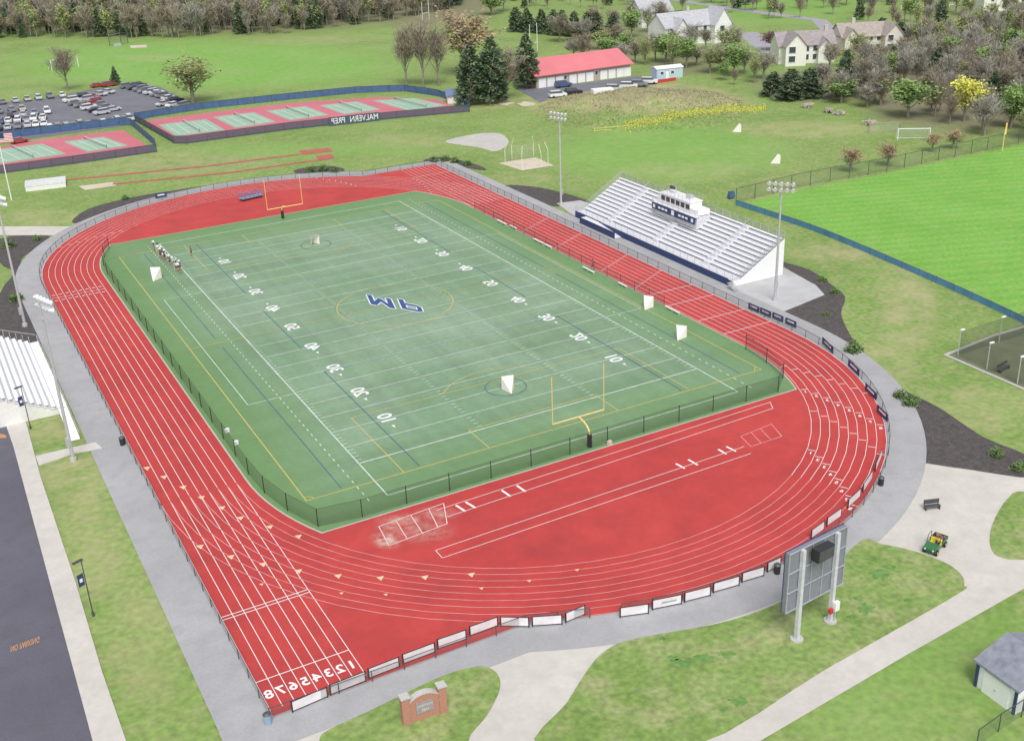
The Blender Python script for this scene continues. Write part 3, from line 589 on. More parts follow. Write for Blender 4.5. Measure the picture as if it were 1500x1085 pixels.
for y_ in (-5.6,5.6): MB().box((-1.98,y_,.62),(.02,.6,.6)).build('emblem',WHITE,PB)
MB().box((.1,0,.1),(2.9,PBW-.4,2.1)).build('lower_wall',mat('grey_wall',(.62,.63,.66)),PB)
rl=MB()
for x,ya,yb_,z in ((-1.15,-3.8,5.,3.18),(1.6,-3.8,5.,3.18),(-1.88,-6.3,6.3,1.28)):
    for j in range(9): rl.tube((x,ya+(yb_-ya)*j/8,z),(x,ya+(yb_-ya)*j/8,z+.95),.03,n=4)
    for q in (.5,.95): rl.tube((x,ya,z+q),(x,yb_,z+q),.03,n=4)
rl.build('deck_rail',METAL,PB); MB().box((.6,-1.5,3.5),(.8,1.2,.6)).build('roof_unit',METAL,PB)
t=thing('speaker_rack','dark loudspeaker in a frame on top of the press box','speaker',(48.2+xb-2.6,3.5,zb-1.2+3.2))
MB().path([(0,-1,0),(0,-1,1.3),(0,1,1.3),(0,1,0)],.06,5).build('frame',METAL,t); MB().box((0,0,.9),(.4,1.2,.5)).build('cabinet',DARKM,t)
# small bleachers on the left
B2=thing('bleachers','small white aluminium bleachers with ramp beside the left path','bleachers',(-51.6,0,0))
for k in range(9):
    x=-1.0-k*.8; z=.9+k*.38
    MB().box((x-.4,1,z-.03),(.8,26,.05)).build('tread',TREAD,B2); MB().box((x-.45,1,z+.4),(.5,26,.07)).build('seat_row',ALU,B2); MB().box((x-.82,1,z+.15),(.04,26,.3)).build('riser',WHITE,B2)
for y in (-12,14): MB().add([(0,y,.05),(-8.3,y,.05),(-8.3,y,4.2),(-1,y,.9),(0,y,.9)],[(0,1,2,3,4)]).build('end_panel',OFFW,B2)
MB().box((-.45,1,.85),(1.1,26,.1)).build('front_walkway',WHITE,B2); MB().box((.12,1,.55),(.06,26,.95)).build('front_skirt',WHITE,B2)
MB().add([(-1.,-12.1,.9),(.1,-12.1,.9),(.1,-21,.1),(-1.,-21,.1)],[(0,1,2,3)]).build('ramp',WHITE,B2); MB().add([(.12,-12.1,.02),(.12,-12.1,1.2),(.12,-21,.4),(.12,-21,.02)],[(0,1,2,3)]).build('ramp_side',WHITE,B2)
r_=MB()
for j in range(9): r_.tube((-1-j*.8,14,.9+j*.4),(-1-j*.8,14,2.0+j*.4),.04,n=4)
r_.tube((0,14,2),(-8,14,5.2),.04,n=4); r_.path([(.12,14,1.9),(.12,-12,1.9),(.12,-21,1.1)],.04,4)
for j in range(12): r_.tube((.12,14-j*2.36,.8),(.12,14-j*2.36,1.9),.03,n=4)
r_.build('guard_rail',METAL,B2)
# ------------------------------------------------------------ scoreboard
a_=Vector(G(1163,935)); b_=Vector(G(1212,908)); an=math.atan2((b_-a_).y,(b_-a_).x); Ln=(b_-a_).length
t=thing('scoreboard','large grey scoreboard seen from behind on two pale steel posts','scoreboard',(a_.x,a_.y,0),an)
zt=H(1163,935,803); zl=H(1163,935,888); W0,W1=-1.5,Ln+1.5
for x in (0,Ln):
    MB().box((x,-.3,zt/2),(.36,.36,zt)).build('post',mat('post_grey',(.60,.60,.64),.5),t); MB().tube((x,-.3,0),(x,-.3,.25),.6,n=12).build('footing',CONC2,t)
MB().box(((W0+W1)/2,.15,(zl+zt)/2),(W1-W0,.4,zt-zl)).build('cabinet',mat('cabinet_grey',(.23,.24,.28),.6,.08),t)
RB_=mat('rib_grey',(.38,.39,.43),.5)
for x in np.linspace(W0+.05,W1-.05,6): MB().box((x,-.1,(zl+zt)/2),(.09,.08,zt-zl)).build('rib',RB_,t)
for z in np.linspace(zl,zt,4): MB().box(((W0+W1)/2,-.13,z),(W1-W0+.04,.1,.1)).build('rib',RB_,t)
MB().box(((W0+W1)/2,.38,(zl+zt)/2),(W1-W0+.1,.05,zt-zl+.15)).build('face_panel',NAVY,t)
t2=thing('loudspeaker_cabinet','black loudspeaker cabinet mounted at the top of the scoreboard back','speaker',(a_.x+math.cos(an)*(Ln*.42),a_.y+math.sin(an)*(Ln*.42),zt-1.35),an)
MB().box((0,-.85,.7),(2.,.8,1.2)).build('cabinet',BLACK,t2); MB().box((0,-1.27,.7),(1.8,.03,1.0)).build('grille',DARKM,t2)
t3=thing('control_cabinet','white and red electric boxes on the right scoreboard post','control box',(b_.x,b_.y,0),an)
MB().box((.15,-.7,1.9),(.55,.35,.9)).build('box',WHITE,t3); MB().box((-.5,-.65,1.6),(.35,.3,.5)).build('red_box',REDP,t3); MB().tube((.15,-.65,0),(.15,-.65,1.5),.05).build('conduit',METAL,t3)
# ------------------------------------------------------------ brick sign
a_=Vector(G(592,1060)); b_=Vector(G(652,1040)); an=math.atan2((b_-a_).y,(b_-a_).x); Ln=(b_-a_).length; hb=H(592,1060,1026)
t=thing('brick_sign','red brick monument sign with stone panel on the island lawn','sign',(a_.x,a_.y,.08),an)
for x in (.2,Ln-.2):
    MB().box((x,0,hb/2+.1),(.65,.65,hb+.2)).build('pillar',BRICK,t); MB().box((x,0,hb+.27),(.8,.8,.12)).build('cap',STONE,t)
w_=MB(); n=12; prof=[(.5,0)]+[(.5+(Ln-1.)*i/n,hb*.84+.5*(1-(i/n*2-1)**2)) for i in range(n+1)]+[(Ln-.5,0)]
w_.side(prof,.5); w_.build('wall',BRICK,t); MB().box((Ln/2,-.28,hb*.52),(Ln-2.1,.06,hb*.46)).build('panel',mat('dark_stone',(.33,.30,.31),.8,.15,5.),t)
MB().side([(.5+(Ln-1.)*i/n,hb*.84+.5*(1-(i/n*2-1)**2)) for i in range(n+1)]+[(.5+(Ln-1.)*i/n,hb*.84+.07+.5*(1-(i/n*2-1)**2)) for i in range(n,-1,-1)],.62).build('coping',STONE,t)
sn=mat('sign_letters',(.60,.58,.55))
MB().text('MALVERN',(Ln/2,-.325,hb*.61),(-1,0,0),(0,0,1),(Ln-2.1)/6.5).build('lettering',sn,t); MB().text('PREP',(Ln/2,-.325,hb*.42),(-1,0,0),(0,0,1),(Ln-2.1)/6.5).build('lettering',sn,t)
# ------------------------------------------------------------ street furniture
def bin_(px,py,l,m_=BLACK,s_=1.):
    t=thing('trash_can',l,'trash can',G3(px,py,.07)); t.scale=(s_,s_,s_)
    MB().tube((0,0,0),(0,0,.95),.30,.34,12).build('body',m_,t); MB().tube((0,0,.95),(0,0,1.12),.37,.2,12).build('lid',DARKM,t)
bin_(180,652,'dark trash can beside the path near the left bleacher ramp'); bin_(1290,711,'dark trash can on the path at the lower right bend',s_=.95); bin_(1138,840,'dark trash can just left of the scoreboard'); bin_(393,1060,'blue grey recycling bin at the near left corner',mat('bin_blue',(.30,.42,.52)))
t=thing('park_bench','dark metal bench standing on the concrete plaza','bench',G3(1365,746,.04),-.35)
MB().box((0,0,.45),(1.7,.5,.06)).build('seat',DARKM,t); MB().box((0,.3,.8),(1.7,.06,.5)).build('backrest',DARKM,t)
for x in (-.75,.75): MB().box((x,0,.22),(.07,.5,.44)).box((x,.3,.6),(.06,.06,.5)).build('leg',DARKM,t)
def lamp(base,top,l):
    h=H(base[0],base[1],top); t=thing('lamp_post',l,'lamp post',G3(*base),.4)
    MB().tube((0,0,0),(0,0,h),.07,.05,8).build('pole',DARKM,t); MB().box((-.35,0,h+.02),(1.0,.3,.12)).build('lamp_head',DARKM,t); MB().tube((0,0,0),(0,0,.5),.13,n=8).build('base',DARKM,t)
    bn=MB().box((-.42,0,h*.68),(.62,.03,1.25)).build('banner',NAVY,t); MB().box((-.42,-.03,h*.68),(.3,.02,.35)).build('emblem',WHITE,bn)
    MB().tube((0,0,h*.68+.66),(-.75,0,h*.68+.66),.02).build('bracket',DARKM,t)
lamp((137,902),820,'dark lamp post with navy banner on the lower left grass strip'); lamp((45,628),566,'dark lamp post with navy banner beside the small bleachers')
bm_=MB().box((0,0,.42),(.3,4.0,.06)).mesh('seat',OFFW); lm_=MB().box((0,0,.2),(.28,.08,.38)).mesh('leg',METAL)
BN=[(735,329),(752,336),(789,357),(803,364),(862,399),(912,421),(985,458)]
for i,(px,py) in enumerate(BN):
    t=thing('team_bench',['first','second','third','fourth','fifth','sixth','seventh'][i]+' white team bench from the far end along the right sideline','bench',G3(px,py,.12)); t.scale=(1,.6 if i%2 else .9,1)
    put('seat',bm_,t)
    for y in (-1.8,0,1.8): put('leg',lm_,t,(0,y,0))
for i,(px,py,l) in enumerate([(333,634,'white cooler beside the net on the left sideline'),(346,652,'white drinks bucket beside the net nearer the camera'),(893,652,'small tan equipment bag by the near goal post')]):
    t=thing('equipment_box',l,'cooler',G3(px,py,.13),.3); MB().box((0,0,.2),(.55,.35,.4)).build('body',OFFW if i<2 else SAND,t); MB().box((0,0,.43),(.58,.38,.07)).build('lid',WHITE if i<2 else SAND,t)
a_=Vector(G(38,281)); b_=Vector(G(97,274)); an=math.atan2((b_-a_).y,(b_-a_).x); Ln=(b_-a_).length
t=thing('landing_mat','large pale covered landing mat on the grass at far left','landing mat',(a_.x,a_.y,0),an); MB().box((Ln/2,3,.5),(Ln,6,1.0)).build('mat_body',OFFW,t); MB().box((Ln/2,3,1.05),(Ln*1.02,6.1,.12)).build('cover',mat('cover_grey',(.68,.68,.68)),t)
t=thing('equipment_cart','blue grey steel hurdle cart parked inside the far bend of the track','cart',G3(368,292,.1),.2)
MB().box((0,0,.5),(5,1.6,.12)).build('deck',mat('cart_deck',(.22,.30,.42)),t); CB_=mat('cart_blue',(.12,.2,.4))
for y in (-.8,.8): MB().path([(-2.5,y,.5),(-2.5,y,1.3),(2.5,y,1.3),(2.5,y,.5)],.07,5).build('rail',CB_,t)
for x in (-1.5,-.5,.5,1.5): MB().path([(x,-.6,.56),(x,-.6,1.2),(x,.6,1.2),(x,.6,.56)],.06,4).build('stacked_hurdle',CB_,t)
for x in (-1.9,1.9):
    for y in (-.75,.75): MB().tube((x,y-.08,.25),(x,y+.08,.25),.25,n=10).build('wheel',TYRE,t)
t=thing('throwing_cage','cage of tall bent white poles around the discus circle','cage',G3(772,240))
ox,oy=G(772,240)
for px,py in ((740,240),(750,233),(765,247),(782,230),(793,245),(803,240)):
    x,y=G(px,py); x-=ox;y-=oy; MB().path([(x,y,0),(x,y,3.2),(x*.85,y*.85,5.)],.06,5).build('pole',OFFW,t)
MB().wall([(G(740,240)[0]-ox,G(740,240)[1]-oy),(G(750,233)[0]-ox,G(750,233)[1]-oy),(G(782,230)[0]-ox,G(782,230)[1]-oy)],0,3.2).build('mesh_net',mat('faint_net',(.5,.5,.5),alpha=.12),t)
t=thing('yellow_barrier','yellow slatted barrier at the foot of the mound','barrier',G3(896,192),-.3)
for z in (.4,1.0): MB().box((0,0,z),(9,.06,.1)).build('rail',YEL,t)
for x in (-4.4,-1.5,1.5,4.4): MB().box((x,0,.6),(.1,.1,1.2)).build('post',YEL,t)
struct('batting_cage_floor',MB().poly(GP([(1385,520),(1455,492),(1510,476),(1650,520),(1600,610),(1500,570)]),.05),mat('olive_turf',(.16,.18,.10),.9,.15,.4)); struct('batting_cage_kerb',MB().strip(GP([(1385,520),(1455,492),(1510,476),(1650,520),(1600,610),(1500,570)]),.5,.06,True),CONC2)
t=thing('batting_cage','black net batting cage on an olive pad at right edge','batting cage',G3(1403,521)); ox,oy=G(1403,521)
cn=[G(1403,521),G(1490,562),G(1600,575),G(1520,483)]; cn=[(p[0]-ox,p[1]-oy) for p in cn]
MB().wall(cn,0,3.6,closed=True).poly(cn,3.6).build('mesh_net',mat('cage_net',(.05,.06,.05),alpha=.18),t)
for p in cn+[((cn[0][0]+cn[1][0])/2,(cn[0][1]+cn[1][1])/2),((cn[0][0]+cn[3][0])/2,(cn[0][1]+cn[3][1])/2)]:
    MB().tube(p+(0,),p+(3.7,),.07).build('post',METAL,t); MB().box((p[0]+.3,p[1],3.75),(.7,.3,.12)).build('lamp_head',WHITE,t)
t=thing('park_bench','dark bench inside the batting cage at right edge','bench',G3(1470,543,.05),.2); MB().box((0,0,.45),(2.5,.5,.06)).build('seat',DARKM,t); MB().box((0,.3,.85),(2.5,.06,.4)).build('backrest',DARKM,t)
for x in (-1,1): MB().box((x,0,.22),(.08,.5,.44)).build('leg',DARKM,t)
t=thing('foul_pole','tall yellow foul pole at the far right edge','foul pole',G3(1468,222)); MB().tube((0,0,0),(0,0,H(1468,222,190)),.1,n=6).build('pole',YEL,t); MB().box((.3,0,5),(.45,.05,2.6)).build('wing',YEL,t)
t=thing('pitching_machine','blue covered equipment by the corner of the outfield fence','equipment',G3(1071,291)); MB().box((0,0,.9),(1.4,1.,1.2),top=.7).build('cover',BLUEF,t)
for x in (-.5,.5): MB().tube((x,0,0),(x,0,.5),.1).build('leg',DARKM,t)
for i,(px,py) in enumerate(((1182,158),(1215,165),(1228,168),(1272,183))):
    t=thing('log_pile',['heap of pale cut logs at the woods edge, leftmost','heap of pale cut logs at the woods edge, second','heap of pale cut logs at the woods edge, third','heap of pale cut logs nearest the soccer goals'][i],'log pile',G3(px,py),random.random())
    for j in range(7): MB().tube((random.uniform(-1.5,-.5),random.uniform(-1.2,1.2),.25+.3*(j%3)),(random.uniform(.8,2.),random.uniform(-1.2,1.2),.3+.3*(j%3)),.24,n=7).build('log',mat('cut_wood',(.42,.37,.32),.9,.25,1.),t)
t=thing('white_fence','white rail fence beside the lawns at the top right corner','fence',G3(1320,14)); A_=G(1320,14); B_=G(1520,2); dx0,dy0=B_[0]-A_[0],B_[1]-A_[1]
for z in (.6,1.3): MB().tube((0,0,z),(dx0,dy0,z),.14,n=4).build('rail',WHITE,t)
for j in range(24): MB().box((dx0*j/23,dy0*j/23,.8),(.25,.25,1.6)).build('post',WHITE,t)
# ------------------------------------------------------------ buildings
def house(name,label,cat,fl,fr,D,hw,hr,wallm,roofm,wins=(),doors=(),wing=None,chim=None,fdoorm=WHITE,over=.5):
    A=Vector(G(*fl)); B=Vector(G(*fr)); an=math.atan2((B-A).y,(B-A).x); Ln=(B-A).length
    t=thing(name,label,cat,(A.x,A.y,0),an)
    def gab(x0,y0,l,d,h,r,mb,rf,axis):
        if axis=='x':
            mb.add([(x0,y0,0),(x0+l,y0,0),(x0+l,y0+d,0),(x0,y0+d,0),(x0,y0,h),(x0+l,y0,h),(x0+l,y0+d,h),(x0,y0+d,h),(x0,y0+d/2,h+r),(x0+l,y0+d/2,h+r)],[(0,1,5,4),(2,3,7,6),(1,2,6,9,5),(3,0,4,8,7)])
            for s_ in (0,1):
                y=y0-over if s_==0 else y0+d+over; z=h-over*r/(d/2)
                v=[(x0-over,y,z),(x0+l+over,y,z),(x0+l+over,y0+d/2,h+r),(x0-over,y0+d/2,h+r)]
                rf.add(v+[(a,b,c+.2) for a,b,c in v],[(0,1,2,3),(4,5,6,7),(0,1,5,4),(1,2,6,5),(2,3,7,6),(3,0,4,7)])
        else:
            mb.add([(x0,y0,0),(x0+l,y0,0),(x0+l,y0+d,0),(x0,y0+d,0),(x0,y0,h),(x0+l,y0,h),(x0+l,y0+d,h),(x0,y0+d,h),(x0+l/2,y0,h+r),(x0+l/2,y0+d,h+r)],[(0,1,5,8,4),(2,3,7,9,6),(1,2,6,5),(3,0,4,7)])
            for s_ in (0,1):
                x=x0-over if s_==0 else x0+l+over; z=h-over*r/(l/2)
                v=[(x,y0-over,z),(x,y0+d,z),(x0+l/2,y0+d,h+r),(x0+l/2,y0-over,h+r)]
                rf.add(v+[(a,b,c+.2) for a,b,c in v],[(0,1,2,3),(4,5,6,7),(0,1,5,4),(1,2,6,5),(2,3,7,6),(3,0,4,7)])
    mb=MB();rf=MB(); gab(0,0,Ln,D,hw,hr,mb,rf,'x')
    mb.build('wall',wallm,t); ro=rf.build('roof',roofm,t)
    if wing:
        for (u,l,d,h,r) in wing:
            mb=MB();rf=MB(); gab(u*Ln,-d,l,d+D/2,h,r,mb,rf,'y'); mb.build('wing_wall',wallm,t); rf.build('wing_roof',roofm,t)
    if chim: MB().box((chim*Ln,D/2,hw+hr+.4),(1.1,1.1,2.6)).build('chimney',mat('chimney',(.55,.5,.45)),ro)
    for (u,y,z,w_,h_) in wins:
        f_=MB().box((u*Ln,y-.04,z),(w_+.3,.08,h_+.3)).build('window',WHITE,t); MB().box((u*Ln,y-.1,z),(w_,.05,h_)).build('pane',GLASS,f_)
    for (u,y,w_,h_) in doors:
        d_=MB().box((u*Ln,y-.05,h_/2),(w_,.1,h_)).build('door',fdoorm,t); MB().box((u*Ln+w_*.35,y-.14,h_*.45),(.12,.08,.12)).build('handle',METAL,d_)
    return t,Ln
REDROOF=mat('red_metal_roof',(.68,.20,.22),.6,.06,.2); TAN=mat('tan_wall',(.46,.38,.30),.8,.08); GREYR=mat('grey_shingle',(.28,.28,.30),.9,.2,1.5); CREAM=mat('cream_wall',(.84,.82,.76),.8,.05)
house('barn','long pale barn with bright red metal roof and white garage doors','barn',(786,130),(923,111),17,3.9,3.2,TAN,REDROOF,wins=[(.30,0,2.2,.9,1.1),(.63,0,2.2,.9,1.1)],doors=[(u,0,2.5,2.7) for u in (.06,.15,.24,.38,.47,.56,.71,.80,.89,.97)],over=.9)
house('storage_shed','small white and blue shed left of the dark pines','shed',(656,152),(672,151),3.5,2.4,1.2,OFFW,mat('blue_roof',(.15,.2,.32)),doors=[(.5,0,1.,2.)])
house('house','white two storey house with front gable left of the beige one','house',(1140,95),(1222,91),10,5.8,3.4,CREAM,mat('brown_grey_roof',(.34,.30,.30),.9,.15,1.),wins=[(u,0,z,1.2,1.6) for u in (.5,.64,.78,.9) for z in (2.,4.6)]+[(.17,-4.05,z,2.,1.8) for z in (2.2,5.)],doors=[(.4,0,1.2,2.3)],wing=[(.06,6.5,4,6.2,3.6),(.68,4.2,1.6,5.2,2.4)],chim=.9)
house('house','beige two storey house with brown roof and chimneys, rightmost of the houses','house',(1232,80),(1308,76),11,5.5,3.5,mat('beige_wall',(.72,.66,.58),.8,.05),mat('brown_roof',(.38,.33,.30),.9,.15,1.),wins=[(u,0,z,1.3,1.6) for u in (.1,.25,.55,.7) for z in (2.,4.8)]+[(.86,-3.05,z,1.8,1.8) for z in (2.2,5.)],doors=[(.4,0,1.3,2.3)],wing=[(.76,6.,3,6.,3.4),(.02,4.5,2,5.6,2.6)],chim=.3)
PG=mat('pale_grey_roof',(.46,.46,.49),.9,.12,1.); BW=mat('bright_wall',(.84,.83,.82))
house('house','large white house with grey roofs half hidden by bare trees','house',(975,70),(1062,60),12,6.5,4.2,BW,PG,wins=[(u,0,z,1.3,1.7) for u in (.1,.3,.5,.65) for z in (2.2,5.2)]+[(.86,-3.05,z,1.8,1.8) for z in (2.2,5.)],doors=[(.42,0,1.3,2.3)],wing=[(.74,7,3,6.8,5),(.12,5,2,6.2,3.2)],chim=.5)
house('house','white house with grey gable behind trees, leftmost of the houses','house',(940,42),(985,38),12,6.,4.,BW,PG,wins=[(u,0,z,1.3,1.7) for u in (.2,.5,.8) for z in (2.2,4.8)],doors=[(.35,0,1.3,2.3)],chim=.7)
house('house','distant beige house at the top right corner among bare trees','house',(1440,18),(1500,14),12,6,4,CREAM,GREYR,wins=[(u,0,z,1.3,1.7) for u in (.2,.5,.8) for z in (2.2,4.8)],doors=[(.35,0,1.3,2.3)],chim=.6)
house('storage_trailer','blue and white site trailer with red rail right of the barn','trailer',(962,117),(1000,113),4,3.,.5,mat('trailer_blue',(.50,.60,.70)),WHITE,wins=[(.2,0,1.8,1,.8),(.6,0,1.8,1,.8)],doors=[(.4,0,.9,2.1)],over=.2)
t=thing('red_railing','red railing deck in front of the blue site trailer','railing',G3(972,121)); MB().box((0,0,.5),(9,.1,1.)).build('rail_panel',REDP,t); MB().box((0,1,.3),(9,1.6,.3)).build('deck',STONE,t)
t,Ln=house('storage_shed','white shed with grey shingle roof and navy trim at lower right corner','shed',(1428,1003),(1486,1046),6.5,2.5,1.3,mat('shed_white',(.88,.88,.90),.7,.03),mat('shed_shingle',(.25,.26,.31),.9,.2,1.5),over=.3)
d_=MB().box((Ln/2,-.05,1.05),(2.6,.1,2.1)).build('door',mat('door_white',(.88,.88,.90),.7,.03),t); MB().box((Ln/2,-.12,1.),(.2,.08,.12)).build('handle',METAL,d_)
for x in (.08,Ln-.08): MB().box((x,-.08,1.25),(.25,.12,2.5)).build('corner_trim',NAVY,t)
MB().box((Ln+.0,1.3,1.05),(.1,1.,2.1)).build('side_door',NAVY,t)
fence('chain_link_fence','short dark chain link fence at the lower right corner','fence',GP([(1430,1095),(1475,1062),(1530,1030)]),1.8,CHAIN,DARKM,2.5,.05)
t=thing('storage_container','white storage container in front of the barn','container',G3(882,143),-.2); MB().box((0,0,1.3),(6,2.4,2.5)).build('body',WHITE,t); MB().box((0,-1.22,1.3),(5.6,.05,2.1)).build('door',OFFW,t)
# ------------------------------------------------------------ vehicles
body=[(-2.2,.35),(2.15,.35),(2.25,.6),(2.15,.85),(1.2,.98),(-1.6,1.02),(-2.2,.98),(-2.3,.7)]
cab=[(1.15,.97),(.55,1.42),(-1.1,1.45),(-1.75,1.0)]
sbody=[(-2.3,.4),(2.25,.4),(2.35,.7),(2.25,1.05),(1.3,1.15),(-2.25,1.2),(-2.35,.8)]
scab=[(1.25,1.14),(.65,1.72),(-2.0,1.78),(-2.25,1.18)]
CC={'white':(.84,.84,.84),'silver':(.58,.60,.63),'grey':(.25,.26,.28),'black':(.04,.042,.047),'blue':(.08,.13,.28),'red':(.42,.06,.06),'tan':(.5,.46,.38)}
WM=MB().tube((0,-.11,0),(0,.11,0),.33,n=10).mesh('wheel',TYRE); HL=MB().box((0,0,0),(.06,.3,.14)).mesh('headlight',mat('headlight_glass',(.85,.85,.8),.2)); TL=MB().box((0,0,0),(.06,.3,.16)).mesh('tail_light',mat('tail_light_red',(.5,.02,.02),.3))
CM={}
def car(loc,rz,col,label,group=None,suv=False,cat='car',s_=1.):
    k=(col,suv)
    if k not in CM:
        pm=mat('car_'+col,CC[col],.3,.03,metal=.1)
        b_=MB().side(sbody if suv else body,1.82); c_=scab if suv else cab
        vs=[(x,-.8 if z<1.3 else -.62,z) for x,z in c_]+[(x,.8 if z<1.3 else .62,z) for x,z in c_]
        gl=MB().add(vs,[(0,1,2,3),(7,6,5,4),(0,4,5,1),(2,6,7,3)])
        b_.box(((c_[1][0]+c_[2][0])/2,0,c_[1][1]+.03),(c_[1][0]-c_[2][0]+.05,1.26,.06))
        CM[k]=(b_.mesh('body',pm),gl.mesh('window',GLASS))
    t=thing('parked_car',label,cat,loc,rz,group); t.scale=(s_,)*3
    put('body',CM[k][0],t); put('window',CM[k][1],t)
    for x in (-1.4,1.4):
        for y in (-.85,.85): put('wheel',WM,t,(x,y,.33))
    for y in (-.6,.6): put('headlight',HL,t,(2.22,y,.72)); put('tail_light',TL,t,(-2.27,y,.8))
rows=[((5,152),(90,142),6),((0,166),(34,162),3),((103,150),(150,168),6),((118,145),(168,163),6),((135,144),(160,137),3),((188,129),(240,143),7),((203,128),(258,150),7),((240,155),(266,158),3),((2,181),(62,175),6),((0,191),(66,184),6),((6,201),(28,210),2),((75,192),(192,177),12),((15,172),(70,166),4)]
cols=['white','grey','black','silver','black','white','blue','grey','silver','red','grey','white','tan']
for (a0,a1,n) in rows:
    A=Vector(G(*a0));B=Vector(G(*a1)); an=math.atan2((B-A).y,(B-A).x)+PI/2
    for i in range(n):
        p=A+(B-A)*(i/(n-1)); c_=cols[random.randrange(len(cols))]
        suv=random.random()<.4
        car((p.x+random.uniform(-.3,.3),p.y+random.uniform(-.3,.3),.03),an+random.choice((0,PI))+random.uniform(-.04,.04),c_,c_+(' tall car' if suv else ' low car')+' among the rows of the far left car park','cars in the far left car park',suv)
for px,py,c_,rz,l in ((817,143,'white',.1,'white van parked left of the dark car by the barn'),(840,139,'black',.1,'black car parked by the barn doors'),(900,134,'silver',-.4,'silver car parked behind the white container'),(921,130,'white',-.4,'white car parked near the barn right end'),(936,127,'grey',-.4,'grey car parked near the blue trailer'),(951,123,'white',-.4,'white car parked closest to the blue trailer'),(825,128,'blue',.2,'blue car parked tight against the barn front')):
    car(G3(px,py,.04),rz-.3,c_,l,None,True,s_=1.1)
car(G3(160,127,.04),.2,'red','red pickup parked beside the small dark conifer',None,True); car(G3(143,128,.04),.2,'red','red car parked at the back edge of the far car park',None)
# ------------------------------------------------------------ people
def skinmesh(name,vs,es,rad,m_,sub=1):
    me=bpy.data.meshes.new(name); me.from_pydata(vs,es,[]); ob=bpy.data.objects.new(name,me); C.objects.link(ob)
    md=ob.modifiers.new('s','SKIN'); md.use_smooth_shade=True
    for i,r in enumerate(rad): me.skin_vertices[0].data[i].radius=(r,r)
    me.skin_vertices[0].data[0].use_root=True
    if sub: ob.modifiers.new('u','SUBSURF').levels=sub
    bpy.context.view_layer.update(); dg=bpy.context.evaluated_depsgraph_get()
    m2=bpy.data.meshes.new_from_object(ob.evaluated_get(dg)); bpy.data.objects.remove(ob); m2.name=name; m2.materials.clear(); m2.materials.append(m_)
    for p in m2.polygons: p.use_smooth=True
    return m2
def person_meshes(sit=False,arm=0.):
    v=[(0,0,.95),(0,0,1.15),(0,.01,1.38),(0,0,1.5),(0,.03,1.6),(0,.03,1.72)]; r=[.13,.12,.14,.055,.085,.08]; e=[(0,1),(1,2),(2,3),(3,4),(4,5)]
    for s in (-1,1):
        b=len(v)
        if sit: L_=[(s*.1,.02,.93),(s*.13,.45,.95),(s*.13,.5,.5),(s*.13,.65,.45)]
        else: L_=[(s*.1,0,.88),(s*.12,.04,.5),(s*.13,0,.08),(s*.14,.16,.04)]
        v+=L_; r+=[.09,.06,.04,.035]; e+=[(0,b),(b,b+1),(b+1,b+2),(b+2,b+3)]
        b=len(v)
        v+=[(s*.19,0,1.4),(s*.27,.02+arm*.1,1.14),(s*.24,.2+arm*.2,.98+arm*.15)]; r+=[.055,.04,.03]; e+=[(2,b),(b,b+1),(b+1,b+2)]
        h=v[-1]; hb=b+2; b=len(v); v.append((h[0],h[1]+.06,h[2]-.02)); r.append(.03); e.append((hb,b))
        for k in range(5):
            v.append((h[0]+(k-2)*.018*s,h[1]+.13-abs(k-2)*.012,h[2]-.05)); r.append(.009); e.append((b,b+1+k))
    body_=skinmesh('body',v,e,r,SKIN)
    tv=[(0,0,.98),(0,0,1.15),(0,.01,1.38),(0,0,1.46),(-.2,0,1.4),(.2,0,1.4),(-.26,.01,1.2),(.26,.01,1.2)]; te=[(0,1),(1,2),(2,3),(2,4),(2,5),(4,6),(5,7)]; tr=[.15,.14,.16,.09,.075,.075,.06,.06]
    sh=lambda m_: skinmesh('shirt',tv,te,tr,m_)
    if sit: sv=[(0,0,.95),(-.1,.05,.93),(.1,.05,.93),(-.13,.4,.95),(.13,.4,.95)]
    else: sv=[(0,0,.95),(-.1,0,.85),(.1,0,.85),(-.12,.03,.58),(.12,.03,.58)]
    so=lambda m_: skinmesh('shorts',sv,[(0,1),(0,2),(1,3),(2,4)],[.15,.11,.11,.09,.09],m_)
    return body_,sh,so
BD,SH,SO=person_meshes()
hel=lambda m_: MB().sphere((0,.03,1.69),.15,10).box((0,.2,1.68),(.18,.12,.1)).mesh('helmet',m_)
hw_=hel(WHITE); hd_=hel(NAVY)
hr_=MB().sphere((0,.0,1.71),.115,8).mesh('hair',mat('dark_hair',(.04,.03,.02)))
shb,shw,shn=SH(BLACK),SH(WHITE),SH(NAVY); sob,sow=SO(BLACK),SO(mat('grey_shorts',(.3,.3,.32)))
stick=MB().tube((.24,.25,.3),(.3,.45,1.9),.02,n=5).tube((.3,.45,1.9),(.32,.5,2.15),.08,.12,6).mesh('lacrosse_stick',OFFW)
PP=[(227,369),(233,372),(238,377),(243,382),(246,386),(250,390),(255,393),(260,399),(264,403),(265,398),(240,384),(236,380)]
for i,(px,py) in enumerate(PP):
    w_=i%3!=1; o_=['first','second','third','fourth','fifth','sixth','seventh','eighth','ninth','tenth','eleventh','twelfth'][i]
    t=thing('person','player in '+('black top and white helmet' if w_ else 'white top and navy helmet')+', '+o_+' in the line by left sideline','person',G3(px,py,.12),random.uniform(-2.5,-.5)+PI,'players lined up at the far left corner')
    t.scale=(1.12,)*3
    put('body',BD,t); put('shirt',shb if w_ else shw,t); put('shorts',sob if i%2 else sow,t); put('helmet',hw_ if w_ else hd_,t)
    if i%2: put('lacrosse_stick',stick,t)
